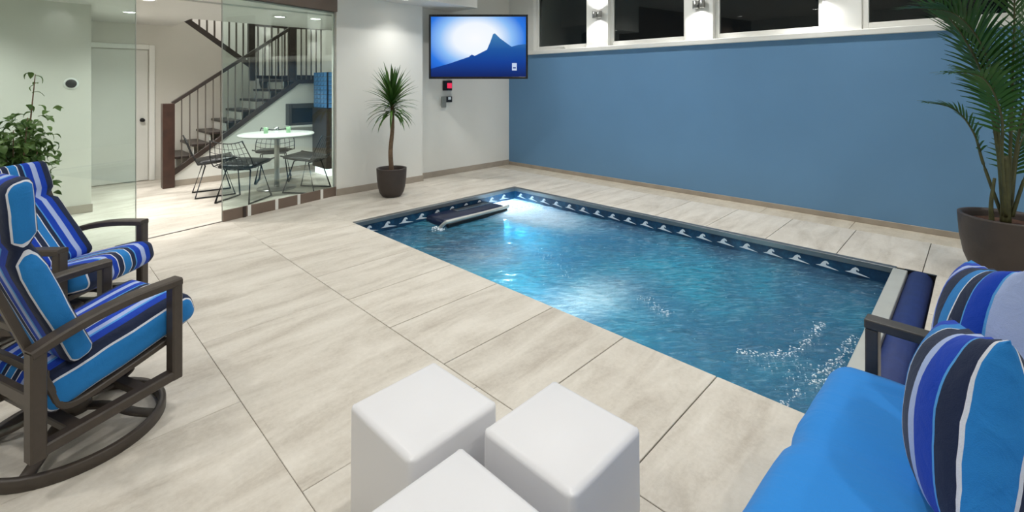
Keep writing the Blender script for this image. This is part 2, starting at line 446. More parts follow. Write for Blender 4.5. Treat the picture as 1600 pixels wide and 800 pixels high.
# piers
edges = [YT] + [e for w in wins for e in w] + [YR]
bm = bmesh.new()
for a, b in zip(edges[0::2], edges[1::2]):
    box(bm, XB, XB+0.2, b, a, ZS+(0.07 if a < 6.3 else 0), ZC)
box(bm, XB, XB+0.2, YR, YT, ZT, ZC)
struct('wall_window_band', bm, M['trim'], 'white painted piers between the high windows')
for i, (a, b) in enumerate(wins):
    w = tag(empty('window_%d' % (i+1), (XB+0.1, (a+b)/2, ZS)), ['dark night window nearest the television', 'dark night window between the first two wall sconces',
        'dark night window right of the second wall sconce, mid row', 'dark night window behind the big palm fronds', 'night window beyond the palm'][i], 'window', kind='structure')
    h = (a-b)/2; t = 0.055; z1 = ZT-ZS
    bm = bmesh.new()
    for (y0, y1, zz0, zz1) in ((-h, -h+t, 0, z1), (h-t, h, 0, z1), (-h+t, h-t, 0.07, ZG-ZS), (-h+t, h-t, z1-t, z1)):
        box(bm, -0.03, 0.05, y0, y1, zz0, zz1, 0.006, 1)
    obj('window_frame', bm, M['trim'], w)
    obj('window_pane', bx(0.005, 0.013, -h+t, h-t, ZG-ZS, z1-t), M['window_glass'], w)
    if i == 0:
        bm = bx(-0.065, -0.03, -0.10, 0.02, 0.085, 0.115, 0.006); box(bm, -0.09, -0.06, -0.12, 0.10, 0.10, 0.122, 0.006)
        obj('crank_handle', bm, M['trim'], w)

struct('trim_3', bx(XB-0.045, XB+0.15, YR, 6.20, ZS, ZS+0.07, 0.008), M['trim'], 'continuous white sill below the row of windows', 'window sill')

# ---- hall behind the glass
struct('wall_hall_left', bx(XL, 0.55, 7.72, 9.6, -0.01, ZH+0.3), M['grey_wall'], 'white hall wall with a round black control')
struct('baseboard_hall', bx(XL, 0.562, 7.706, 7.72, 0, 0.10, 0.003, 1), M['base_tile'], 'skirting along the hall wall', 'baseboard')
# wall behind the stairs: full height on the left, cut along the upper flight on the right
uz = lambda x: 2.63 - (x-1.84)*0.75          # underside of the upper flight
struct('wall_hall_back', poly_prism([(0.55, -0.01), (2.95, -0.01), (2.95, uz(2.95)), (1.70, uz(1.70)), (1.70, 2.9), (0.55, 2.9)], 9.60, 9.70), M['grey_wall'], 'hall wall with the white door, running under the upper stairs')
struct('wall_stairwell', bx(0.55, 4.8, 10.75, 10.9, -0.01, 5.2), M['grey_wall'], 'pale wall at the back of the stairwell')
struct('wall_hall_right', bx(4.5, 4.7, 6.6, 10.75, -0.01, 5.2), M['grey_wall'], 'wall at the right end of the hall')
struct('wall_stairwell_left', bx(0.55, 0.7, 9.7, 10.75, 2.9, 5.2), M['grey_wall'], 'upper stairwell side wall')
struct('ceiling_stairwell', bx(0.55, 4.8, 8.3, 10.9, 5.1, 5.2), M['ceiling'], 'high ceiling of the stairwell', 'ceiling')
struct('ceiling_hall', bx(XL, 4.5, 6.58, 8.30, ZH, ZH+0.3), M['ceiling'], 'white hall ceiling with downlights', 'ceiling')
struct('ceiling_hall_front', poly_prism([(XL, gline(XL)+0.04), (3.02, gline(3.02)+0.04), (3.02, 6.58), (XL, 6.58)], ZH+0.02, ZH+0.3, 'XY'), M['ceiling'], 'hall ceiling strip next to the glass partition', 'ceiling')
struct('ceiling_hall_corner', bx(XL, 1.70, 8.30, 9.6, ZH, ZH+0.3), M['ceiling'], 'hall ceiling in front of the white door', 'ceiling')
struct('wall_stairwell_front', bx(1.70, 4.5, 8.2, 8.30, ZH+0.3, 5.2), M['grey_wall'], 'stairwell wall above the hall ceiling')
# stair spandrel: white wall below the lower flight
S0 = (1.58, 0.23); SL = 0.753
sz = lambda x: S0[1] + (x-S0[0])*SL
struct('wall_spandrel', poly_prism([(1.58, -0.01), (4.5, -0.01), (4.5, 1.60), (3.40, 1.60), (1.58, sz(1.58)-0.01)], 8.74, 8.80), M['white_wall'], 'white triangular wall below the stairs behind the dining table')
struct('baseboard_spandrel', bx(1.58, 4.5, 8.728, 8.74, 0, 0.09), M['base_tile'], 'skirting along the wall below the stairs', 'baseboard')

# door
d1 = tag(empty('door_1', (0.985, 9.6, 0)), 'white flush door with dark round knob at the end of the hall', 'door', kind='structure')
obj('door_panel', bx(-0.40, 0.385, -0.025, -0.002, 0.012, 2.10, 0.004, 1), M['door'], d1)
bm = bmesh.new()
box(bm, 0.40, 0.475, -0.035, 0, 0, 2.19, 0.005, 1); box(bm, -0.42, 0.40, -0.035, 0, 2.115, 2.19, 0.005, 1)
obj('door_casing', bm, M['trim'], d1)
kn = obj('door_knob', lathe([(0.0, 0), (0.032, 0), (0.032, 0.008), (0.012, 0.012), (0.012, 0.035), (0.03, 0.05), (0.03, 0.065), (0.0, 0.075)], 16), M['black'], d1, True, (0.31, -0.025, 0.98), (R(90), 0, 0))
for zz in (0.25, 1.05, 1.85): obj('hinge', bx(-0.41, -0.395, -0.032, -0.02, zz, zz+0.09), M['steel'], d1)

# round control on the hall wall
th = tag(empty('thermostat', (0.37, 7.72, 1.56)), 'round black thermostat on a pale plate on the hall wall', 'thermostat')
obj('back_plate', lathe([(0, 0), (0.07, 0), (0.07, 0.008), (0.064, 0.012), (0, 0.012)], 32), M['trim'], th, True, rot=(R(90), 0, 0))
obj('dial', lathe([(0, 0.012), (0.05, 0.012), (0.05, 0.022), (0.045, 0.026), (0, 0.026)], 32), M['black'], th, True, rot=(R(90), 0, 0))

# ---- glass partition
def glass_panel(name, x0, x1, label):
    c = Vector(((x0+x1)/2, gline((x0+x1)/2), 0)); L = (x1-x0)/math.cos(GA)
    t = tag(empty(name, c, GA), label, 'glass panel', 'glass panels of the partition')
    obj('pane', bx(-L/2, L/2, -0.006, 0.006, 0.006, 2.56), M['glass'], t)
    return t, L
gl, L = glass_panel('glass_panel', XL+0.01, 0.755, 'fixed greenish glass panel in front of the thermostat wall')
obj('edge_strip', bx(L/2-0.004, L/2, -0.007, 0.007, 0.006, 2.56), M['alu_light'], gl)
gr, L = glass_panel('glass_panel', 1.545, 3.015, 'greenish glass panel in front of the dining table')
bm = bmesh.new(); box(bm, -L/2, L/2, -0.03, -0.008, 0.0, 0.125, 0.003, 1)
obj('bottom_channel', bm, M['bronze'], gr)
for u in (-0.46, -0.12, 0.18, 0.52):
    obj('channel_reflection', bx(u-0.02, u+0.02, -0.036, -0.029, 0.0, 0.13, 0.002, 1), M['trim'], gr)  # white pieces added in place of reflections on the channel
obj('channel_stop', bx(-0.535, -0.50, -0.04, -0.029, 0.0, 0.128, 0.002, 1), M['stair_wood'], gr)
obj('edge_strip', bx(L/2-0.02, L/2, -0.012, 0.012, 0.0, 2.56), M['alu_light'], gr)
obj('edge_strip', bx(-L/2, -L/2+0.004, -0.007, 0.007, 0.0, 2.56), M['alu_light'], gr)
mid = Vector(((XL+3.02)/2, gline((XL+3.02)/2), 0)); LL = (3.02-XL)/math.cos(GA)
struct('trim_1', bx(-LL/2, LL/2, -0.05, 0.05, 2.56, ZC), M['bronze'], 'bronze header above the glass partition', 'header')
hd = bpy.data.objects['trim_1']; hd.location = mid; hd.rotation_euler = (0, 0, GA)
tr = struct('trim_2', bx(-0.62, 0.62, -0.012, 0.012, -0.009, 0.002), M['stair_wood'], 'thin dark floor track across the glass opening', 'track')
tr.location = (1.20, gline(1.20), 0); tr.rotation_euler = (0, 0, GA)

# ------------------------------------------------------------------ lamps (real fixtures with their own light)
def downlight(x, y, z, power, label, angle=130, r=0.065, group='recessed ceiling downlights', target=None):
    t = tag(empty('downlight', (x, y, z)), label, 'downlight', group)
    obj('ring', lathe([(r, -0.001), (r+0.022, -0.001), (r+0.022, -0.008), (r+0.012, -0.011), (r, -0.006)], 24), M['trim'], t, True)
    obj('lens', lathe([(0, -0.004), (r, -0.004)], 24), M['lamp_glass'], t)
    spot('lamp', (0, 0, -0.02), power, angle, 0.95, r, parent=t)
    return t
rows = {-1.5: 'behind the camera', 1.0: 'over the near end of the pool room', 3.1: 'over the middle of the pool room', 5.0: 'over the far end of the pool room'}
colsx = {-1.3: 'by the side wall', 1.2: 'above the seating', 3.6: 'above the pool', 5.7: 'by the blue wall'}
for y, ry in rows.items():
    for x, cx in colsx.items():
        downlight(x, y, ZC, POOL_LAMP_W, 'recessed ceiling downlight %s, %s' % (ry, cx), 140)
downlight(3.86, 5.98, 2.80, WASH_LAMP_W*0.5, 'recessed downlight in the soffit above the dracaena', 120)
downlight(0.3, YR+0.28, ZC, WASH_LAMP_W, 'recessed wall washer on the rear wall, left', 110)
downlight(4.4, YR+0.28, ZC, WASH_LAMP_W, 'recessed wall washer on the rear wall, right', 110)
downlight(0.96, 8.10, ZH, HALL_LAMP_W, 'hall downlight in front of the white door', 140, group='hall downlights')
downlight(0.96, 6.75, ZH, HALL_LAMP_W, 'hall downlight just inside the glass opening', 140, group='hall downlights')
downlight(2.53, 7.13, ZH, HALL_LAMP_W, 'hall downlight over the left of the dining table', 140, group='hall downlights')
downlight(2.98, 6.98, ZH, HALL_LAMP_W*0.6, 'hall downlight over the right of the dining table', 140, group='hall downlights')
downlight(-0.75, 7.0, ZH, HALL_LAMP_W, 'added hall downlight casting a scallop on the thermostat wall', 140, group='hall downlights')  # unseen lamp, added to throw a light scallop on the wall
downlight(2.6, 9.9, 5.1, 480, 'downlight high in the stairwell', 140, group='hall downlights')

for i, (y, lab) in enumerate(((4.44, 'small steel wall sconce right of the first window'), (2.765, 'small steel wall sconce between the second and third windows'), (1.36, 'small steel wall sconce left of the palm'))):
    t = tag(empty('wall_sconce', (XB, y, 2.69-0.03*i)), lab, 'sconce', 'wall sconces between the windows')
    obj('back_plate', bx(-0.015, 0, -0.05, 0.05, -0.06, 0.06, 0.004, 1), M['steel'], t)
    for s in (-1, 1):
        obj('shade', lathe([(0.0, -0.055), (0.038, -0.055), (0.04, -0.05), (0.04, 0.05), (0.036, 0.052), (0.0, 0.045)], 20), M['steel'], t, True, (-0.06, s*0.045, 0))
    obj('arm', bx(-0.06, -0.01, -0.03, 0.03, -0.012, 0.012, 0.003, 1), M['steel'], t)
    spot('lamp', (-0.075, 0, -0.085), SCONCE_W, 150, 0.8, 0.03, target=(-0.05, 0, -1.0), parent=t)
    spot('lamp', (-0.075, 0, 0.085), SCONCE_W, 150, 0.8, 0.03, target=(-0.05, 0, 1.0), parent=t)

# ------------------------------------------------------------------ POOL
def liner(name, deep=False):
    m = NT(name)
    tc = m.n('TexCoord').outputs['Object']
    n1 = m.n('TexNoise', {'Vector': tc, 'Scale': 2.2, 'Detail': 5.0, 'Roughness': 0.65, 'Distortion': 1.2}).outputs['Fac']
    n2 = m.n('TexNoise', {'Vector': tc, 'Scale': 16.0, 'Detail': 4.0, 'Roughness': 0.7}).outputs['Fac']
    f = m.math('ADD', m.math('MULTIPLY', n1, 0.6), m.math('MULTIPLY', n2, 0.4))
    if deep: c = m.ramp(f, [(0.36, srgb(8, 34, 62)), (0.5, srgb(14, 58, 92)), (0.64, srgb(38, 96, 130))])
    else: c = m.ramp(f, [(0.36, srgb(24, 92, 128)), (0.5, srgb(44, 142, 172)), (0.64, srgb(112, 186, 200))])
    p = m.n('BsdfPrincipled', {'Base Color': c, 'Roughness': 0.35})
    return m.done(p.outputs[0])
M['liner'] = liner('pool liner'); M['liner_band'] = liner('pool liner border', True)
def water_mat():
    m = NT('pool water')
    tc = m.n('TexCoord').outputs['Object']
    st = m.n('Mapping', {'Vector': tc, 'Scale': (1.0, 1.0, 1.0), 'Rotation': (0, 0, R(-48))}).outputs[0]
    st = m.n('Mapping', {'Vector': st, 'Scale': (7.0, 1.7, 1.0)}).outputs[0]
    r1 = m.n('TexNoise', {'Vector': st, 'Scale': 2.2, 'Detail': 6.0, 'Roughness': 0.66, 'Distortion': 0.5}).outputs['Fac']
    r2 = m.n('TexNoise', {'Vector': tc, 'Scale': 9.0, 'Detail': 5.0, 'Roughness': 0.6, 'Distortion': 0.7}).outputs['Fac']
    h = m.math('ADD', r1, m.math('MULTIPLY', r2, 0.5))
    nrm = m.n('Bump', {'Height': h, 'Strength': 0.65, 'Distance': 0.06}).outputs[0]
    fr = m.n('Fresnel', {'IOR': 1.33, 'Normal': nrm}).outputs[0]
    tr = m.n('BsdfTransparent', {'Color': (0.62, 0.86, 0.95, 1)}).outputs[0]
    rf = m.n('BsdfRefraction', {'Color': (0.66, 0.90, 0.98, 1), 'IOR': 1.2, 'Roughness': 0.05, 'Normal': nrm}).outputs[0]
    body = m.n('MixShader', {0: 0.5, 1: tr, 2: rf}).outputs[0]
    # aerated, bubbly water: streaks and patches of fine bubbles, with jet bubbles and lamp glow painted on as white plumes
    big = m.n('TexNoise', {'Vector': tc, 'Scale': 0.8, 'Detail': 2.0, 'Distortion': 0.6}).outputs['Fac']
    r3 = m.n('TexNoise', {'Vector': st, 'Scale': 5.5, 'Detail': 5.0, 'Roughness': 0.7, 'Distortion': 0.4}).outputs['Fac']
    mixn = m.math('ADD', m.math('MULTIPLY', r1, 0.38), m.math('ADD', m.math('MULTIPLY', big, 0.32), m.math('MULTIPLY', r3, 0.30)))
    bub = m.n('SeparateXYZ', {0: m.ramp(mixn, [(0.38, (0.14,)*3), (0.48, (0.42,)*3), (0.58, (0.74,)*3), (0.68, (0.92,)*3)])}).outputs[0]
    sx = m.n('SeparateXYZ', {0: tc})
    def plume(x, y, rx, ry, k, ang=0.0):
        ca, sa = math.cos(ang), math.sin(ang)
        ux = m.math('SUBTRACT', sx.outputs[0], x-(PX0+PX1)/2); uy = m.math('SUBTRACT', sx.outputs[1], y-(PY0+PY1)/2)
        a = m.math('DIVIDE', m.math('ADD', m.math('MULTIPLY', ux, ca), m.math('MULTIPLY', uy, sa)), rx)
        b = m.math('DIVIDE', m.math('SUBTRACT', m.math('MULTIPLY', uy, ca), m.math('MULTIPLY', ux, sa)), ry)
        q = m.math('ADD', m.math('MULTIPLY', a, a), m.math('MULTIPLY', b, b))
        return m.math('MULTIPLY', m.math('POWER', 2.718, m.math('MULTIPLY', q, -1.0)), k)
    bubble_glow = m.math('ADD', plume(4.66, 4.36, 0.42, 0.80, 1.5), m.math('ADD', plume(3.22, 2.22, 0.46, 0.26, 0.50), plume(3.25, 3.45, 0.5, 0.34, 0.35)))  # the second plume is underwater lamp glow put into the colour
    bubble_glow = m.math('MULTIPLY', bubble_glow, m.math('ADD', 0.25, m.math('MULTIPLY', m.math('ADD', r2, r3), 0.75)))
    white = m.n('Clamp', {0: bubble_glow}).outputs[0]
    bub = m.n('Clamp', {0: m.math('ADD', bub, white)}).outputs[0]
    base = m.mix(m.n('SeparateXYZ', {0: m.ramp(big, [(0.4, (0, 0, 0)), (0.62, (1, 1, 1))])}).outputs[0], srgb(96, 148, 182), srgb(70, 180, 208))
    base = m.mix(m.n('SeparateXYZ', {0: m.ramp(r3, [(0.50, (0, 0, 0)), (0.74, (1, 1, 1))])}).outputs[0], base, srgb(170, 208, 224))
    base = m.mix(white, base, srgb(214, 232, 244))
    df = m.n('BsdfDiffuse', {'Color': base, 'Normal': nrm}).outputs[0]
    tl = m.n('BsdfTranslucent', {'Color': base}).outputs[0]
    df = m.n('MixShader', {0: 0.4, 1: df, 2: tl}).outputs[0]
    body = m.n('MixShader', {0: bub, 1: body, 2: df}).outputs[0]
    gl = m.n('BsdfGlossy', {'Color': (1, 1, 1, 1), 'Roughness': 0.08, 'Normal': nrm}).outputs[0]
    return m.done(m.n('MixShader', {0: fr, 1: body, 2: gl}).outputs[0])
M['water'] = water_mat()

ZW = -0.155                       # water level
ZF = -1.25
pool = tag(empty('swimming_pool', ((PX0+PX1)/2, (PY0+PY1)/2, 0)), 'rectangular sunken pool lined in blue with a white wave border', 'pool')
cx, cy = (PX0+PX1)/2, (PY0+PY1)/2
hx, hy = (PX1-PX0)/2, (PY1-PY0)/2
obj('pool_floor', bx(-hx, hx, -hy, hy, ZF-0.05, ZF), M['liner'], pool)
for (nm, a) in (('pool_wall', (-hx-0.05, -hx, -hy, hy)), ('pool_wall', (hx, hx+0.05, -hy, hy)), ('pool_wall', (-hx, hx, hy, hy+0.05)), ('pool_wall', (-hx, hx, -hy-0.05, -hy))):
    w = obj(nm, bx(*a, ZF-0.05, -0.30), M['liner'], pool)
    obj('liner_border', bx(*a, -0.30, -0.012), M['liner_band'], w)
# aluminium edge track on the far, end and near sides
obj('edge_track', bx(hx-0.012, hx+0.055, -hy, hy+0.055, -0.045, 0.004, 0.003, 1), M['alu'], pool)
obj('edge_track', bx(-hx, hx-0.012, hy-0.012, hy+0.055, -0.045, 0.004, 0.003, 1), M['alu'], pool)
obj('edge_track', bx(-hx-0.001, -hx+0.008, -hy, hy-0.012, -0.05, -0.012, 0.002, 1), M['alu'], pool)
obj('cover_ledge', bx(-hx, hx, -hy-0.075, -hy+0.02, -0.06, 0.003, 0.004, 1), M['alu_light'], pool)
# wave border: repeating white crests
def crest_mesh():
    pts = [(-0.075, 0.0), (-0.035, 0.012), (-0.012, 0.045), (0.012, 0.062), (0.034, 0.055), (0.046, 0.036), (0.036, 0.028), (0.026, 0.038), (0.016, 0.03), (0.022, 0.014), (0.05, 0.006), (0.09, -0.004), (0.13, -0.016), (0.09, -0.013), (0.0, -0.006)]
    bm = poly_prism(pts, -0.0015, 0.0015)
    bmesh.ops.triangulate(bm, faces=[f for f in bm.faces if len(f.verts) > 4])
    me = bpy.data.meshes.new('wave_crest'); bm.to_mesh(me); bm.free(); me.materials.append(M['crest']); return me
CM = crest_mesh()
pw = [c for c in pool.children if c.name.startswith('pool_wall')]
for k in range(19):
    inst('wave_crest', CM, pool, (hx-0.002, 0.905-cy+0.226*k-0.113, -0.118), (0, 0, R(-90)), (0.86, 1, 0.86))
for k in range(10):
    inst('wave_crest', CM, pool, (-hx+0.16+0.24*k, hy-0.002, -0.125), (0, 0, 0))
# cover roll in its slot
roll = tag(empty('pool_cover_roll', (cx, 0.345, 0.0)), 'rolled navy pool cover lying in the slot at the pool end', 'pool cover')
obj('roll', lathe([(0, -hx), (0.085, -hx), (0.085, hx), (0, hx)], 28), M['navy_cover'], roll, True, (0, 0, -0.070), (0, R(90), 0))
obj('end_cap', bx(hx, hx+0.03, -0.10, 0.10, -0.14, 0.006), M['black'], roll)
obj('slot', bx(-hx, hx+0.03, -0.098, 0.082, -0.19, -0.158), M['black'], roll)

# swim-jet housing on the end wall
jx, jy = 4.03, PY1
jet = tag(empty('swim_jet', (jx, jy, 0)), 'dark swim-jet housing with a chrome bar at the end of the pool', 'swim jet')
bm = bx(-0.52, 0.52, -0.40, -0.002, -0.75, -0.085, 0.05, 3)
obj('housing', bm, M['jet_box'], jet, True)
obj('chrome_bar', tube(smooth_path([(-0.56, -0.34, -0.19), (-0.54, -0.44, -0.10), (-0.46, -0.47, -0.085), (0.0, -0.475, -0.085), (0.44, -0.47, -0.085), (0.5, -0.45, -0.09), (0.52, -0.40, -0.13)], 5), 0.021, 10), M['alu_light'], jet, True)
obj('grille_lip', bx(-0.50, 0.50, -0.455, -0.40, -0.17, -0.12, 0.012), M['black'], jet)
obj('top_plate', bx(-0.15, 0.42, -0.20, -0.05, -0.086, -0.075, 0.004), M['chrome'], jet)
# water
bm = bmesh.new(); nx, ny = 130, 220; V = []
def wave(x, y):
    a = 0.020*noise.noise(Vector((x*1.9+y*0.9, y*1.2-x*0.6, 0.3)))
    b = 0.012*noise.noise(Vector(((x+y)*4.2, (y-x)*2.1, 5.1)))
    c = 0.005*noise.noise(Vector((x*13, y*13, 2.2)))
    d = math.hypot(x-4.75, y-4.55); e = 0.035*math.exp(-(d/0.22)**2)*(0.5+noise.noise(Vector((x*11, y*11, 9))))
    return a+b+c+e
for i in range(nx+1):
    for j in range(ny+1):
        x = PX0+0.001+(PX1-PX0-0.002)*i/nx; y = PY0+0.021+(PY1-PY0-0.022)*j/ny
        V.append(bm.verts.new((x-cx, y-cy, wave(x, y))))
for i in range(nx):
    for j in range(ny):
        a = i*(ny+1)+j; bm.faces.new((V[a], V[a+ny+1], V[a+ny+2], V[a+1]))
water = tag(obj('pool_water', bm, M['water'], None, True, (cx, cy, ZW)), 'rippling turquoise pool water with streaks of bubbles', 'water')
# churned foam floating on the water
bm = bmesh.new()
def blob(x, y, r):
    z = ZW+wave(x, y)
    mt = Matrix.Translation((x, y, z+r*0.05)) @ Matrix.Rotation(random.uniform(0, 6), 4, 'Z') @ Matrix.Diagonal((r*random.uniform(0.8, 2.0), r*random.uniform(0.6, 1.1), r*0.4, 1))
    bmesh.ops.create_icosphere(bm, subdivisions=1, radius=1.0, matrix=mt)
def streak(P, n, spread, r0, r1):
    P = smooth_path([(p[0], p[1], 0) for p in P], 12)
    for _ in range(n):
        p = random.choice(P); q = random.gauss(0, spread), random.gauss(0, spread)
        x = p.x+q[0]; y = p.y+q[1]
        if PX0+0.03 < x < PX1-0.03 and PY0+0.05 < y < PY1-0.03: blob(x, y, random.uniform(r0, r1))
streak([(3.20, 1.10), (3.32, 0.92), (3.60, 0.82), (3.95, 0.80)], 170, 0.018, 0.002, 0.0065)
streak([(3.86, 0.60), (3.60, 0.62), (3.35, 0.66), (3.12, 0.66)], 170, 0.024, 0.002, 0.0065)
streak([(3.02, 0.72), (2.86, 0.74), (2.80, 0.80)], 50, 0.014, 0.002, 0.006)
streak([(3.3, 0.8), (3.15, 0.85)], 60, 0.10, 0.0015, 0.004)
streak([(3.46, 1.92), (3.40, 1.78), (3.36, 1.66)], 80, 0.03, 0.0015, 0.005)
streak([(3.35, 2.6), (3.5, 2.9), (3.7, 3.2)], 60, 0.10, 0.001, 0.004)
streak([(3.46, 4.64), (3.42, 4.54)], 60, 0.035, 0.004, 0.012)
streak([(4.64, 4.55), (4.8, 4.5), (4.9, 4.35)], 160, 0.08, 0.004, 0.014)
streak([(4.75, 4.65), (4.7, 4.3)], 90, 0.14, 0.002, 0.007)
tag(obj('foam', bm, M['foam'], None, True), 'white foam and splashes floating on the pool water', 'foam', kind='stuff')
# underwater lamps
def uw(x, y, z, power, label, rot, col=(0.85, 0.97, 1.0)):
    t = tag(empty('underwater_lamp', (x, y, z)), label, 'pool light', 'underwater lamps')
    obj('housing', lathe([(0, 0), (0.09, 0), (0.09, 0.012), (0.07, 0.02), (0.07, 0.012)], 24), M['chrome'], t, True, rot=rot)
    obj('lens', lathe([(0, 0.016), (0.068, 0.014)], 24), M['uw_glass'], t, rot=rot)
    l = bpy.data.lights.new('lamp', 'POINT'); l.energy = power; l.color = col; l.shadow_soft_size = 0.08
    o = link(bpy.data.objects.new('lamp', l)); o.parent = t
    o.location = Euler(rot).to_matrix() @ Vector((0, 0, 0.16))
uw(4.80, PY1-0.001, -0.42, UNDERWATER_W, 'bright underwater lamp in the far corner by the jet housing', (R(90), 0, 0))
uw(PX0+0.001, 2.35, -0.62, UNDERWATER_W*0.6, 'underwater lamp below the near edge of the pool', (0, R(90), 0), (1, 0.97, 0.86))

# ------------------------------------------------------------------ TELEVISION
def screen_mat():
    m = NT('tv picture')
    tc = m.n('TexCoord').outputs['Object']
    s = m.n('SeparateXYZ', {0: tc})
    u = m.math('ADD', m.math('DIVIDE', s.outputs[0], 1.53), 0.5)
    v = m.math('ADD', m.math('DIVIDE', s.outputs[2], 0.96), 0.5)
    du = m.math('DIVIDE', m.math('SUBTRACT', u, 0.47), 0.70); dv = m.math('DIVIDE', m.math('SUBTRACT', v, 0.64), 0.78)
    r = m.math('SQRT', m.math('ADD', m.math('MULTIPLY', du, du), m.math('MULTIPLY', dv, dv)))
    sky = m.ramp(r, [(0.0, srgb(250, 252, 255)), (0.33, srgb(240, 247, 255)), (0.55, srgb(140, 190, 246)), (0.75, srgb(40, 118, 224)), (1.0, srgb(8, 70, 180))])
    g = lambda h: (h, h, h)
    ridge = m.ramp(u, [(0.0, g(0.13)), (0.2, g(0.22)), (0.40, g(0.33)), (0.43, g(0.37)), (0.46, g(0.345)), (0.59, g(0.45)), (0.625, g(0.58)), (0.655, g(0.715)), (0.675, g(0.725)), (0.73, g(0.64)), (0.85, g(0.50)), (0.92, g(0.53)), (1.0, g(0.545))])
    rf = m.n('SeparateXYZ', {0: ridge}).outputs[0]
    below = m.math('LESS_THAN', v, rf)
    hill = m.ramp(v, [(0.0, srgb(4, 30, 96)), (0.25, srgb(10, 62, 150)), (0.45, srgb(26, 84, 160)), (0.7, srgb(62, 122, 176))])
    c = m.mix(below, sky, hill)
    inb = lambda x, lo, hi: m.math('MULTIPLY', m.math('GREATER_THAN', x, lo), m.math('LESS_THAN', x, hi))
    logo = m.math('MULTIPLY', inb(u, 0.855, 0.905), inb(v, 0.10, 0.225))
    gap = m.math('MULTIPLY', inb(u, 0.865, 0.895), inb(v, 0.135, 0.155))
    logo = m.math('SUBTRACT', logo, gap)
    c = m.mix(m.math('MULTIPLY', logo, 0.8), c, srgb(215, 232, 252))
    e = m.n('Emission', {'Color': c, 'Strength': 1.0}).outputs[0]
    gl = m.n('BsdfGlossy', {'Color': (0.02, 0.02, 0.02, 1), 'Roughness': 0.15}).outputs[0]
    return m.done(m.n('AddShader', {0: e, 1: gl}).outputs[0])
tv = tag(empty('television', (5.115, 5.78, 2.16), TH-R(90)), 'flat television showing a bright mountain picture, angled across the corner', 'television')
obj('body', bx(-0.80, 0.80, 0.004, 0.05, -0.52, 0.52, 0.008), M['black'], tv)
bm = bmesh.new()
for a in ((-0.80, -0.768, -0.52, 0.52), (0.768, 0.80, -0.52, 0.52), (-0.768, 0.768, -0.52, -0.485), (-0.768, 0.768, 0.485, 0.52)):
    box(bm, a[0], a[1], -0.012, 0.004, a[2], a[3], 0.003, 1)
obj('bezel', bm, M['black'], tv)
obj('screen', bx(-0.768, 0.768, -0.002, 0.004, -0.485, 0.485), screen_mat(), tv)
bm = bmesh.new()
sweep(bm, [(0, 0.05, 0), (0.03, 0.26, 0), (-0.526, 0.515, 0)], rect(0.05, 0.08)); box(bm, -0.2, 0.2, 0.045, 0.075, -0.2, 0.2, 0.004, 1)
obj('mount_arm', bm, M['black'], tv)
# control pads on the wall below it
p1 = tag(empty('timer_panel', (5.06, YT, 1.53)), 'small black box with a glowing red display below the television', 'display')
obj('body', bx(-0.105, 0.075, -0.04, 0, -0.085, 0.085, 0.008), M['black'], p1)
obj('display', bx(-0.035, 0.065, -0.044, -0.039, -0.045, 0.045, 0.002, 1), M['red_led'], p1)
p2 = tag(empty('control_keypad', (5.04, YT, 1.29)), 'small grey control keypad with a pale display under the red timer', 'keypad')
obj('body', bx(-0.03, 0.10, -0.035, 0, -0.045, 0.055, 0.008), M['black'], p2)
obj('display', bx(0.01, 0.07, -0.039, -0.034, 0.0, 0.045, 0.002, 1), M['lcd'], p2)
obj('holster', bx(-0.12, -0.03, -0.04, 0, -0.13, 0.055, 0.01), M['grey_plastic'], p2)

# ------------------------------------------------------------------ CUBES
def cube_seat(x, y, rz, label):
    t = tag(empty('cube_stool', (x, y, 0), R(rz)), label, 'stool', 'white cube stools')
    h = 0.19
    bm = bmesh.new()
    box(bm, -h, h, -h, h, 0.0, 0.42, 0.024, 5)
    for v in bm.verts:
        k = v.co.z/0.42
        v.co.x *= 1.0-0.012*k; v.co.y *= 1.0-0.012*k
        if v.co.z > 0.41:
            v.co.z -= 0.002*(abs(v.co.x)/h+abs(v.co.y)/h)
    o = obj('shell', bm, M['cube'], t, True)
    obj('base_plug', lathe([(0, 0.0005), (0.03, 0.0005), (0.03, 0.004), (0, 0.004)], 16), M['cube'], t, loc=(0, 0, 0))
    return t
cube_seat(0.992, 1.413, 1.0, 'white plastic cube stool on the left, nearest the striped chairs')
cube_seat(1.240, 0.985, 0.0, 'white plastic cube stool on the right, nearest the sofa')
cube_seat(0.775, 0.978, 0.5, 'white plastic cube stool in front, cut by the bottom of the picture')

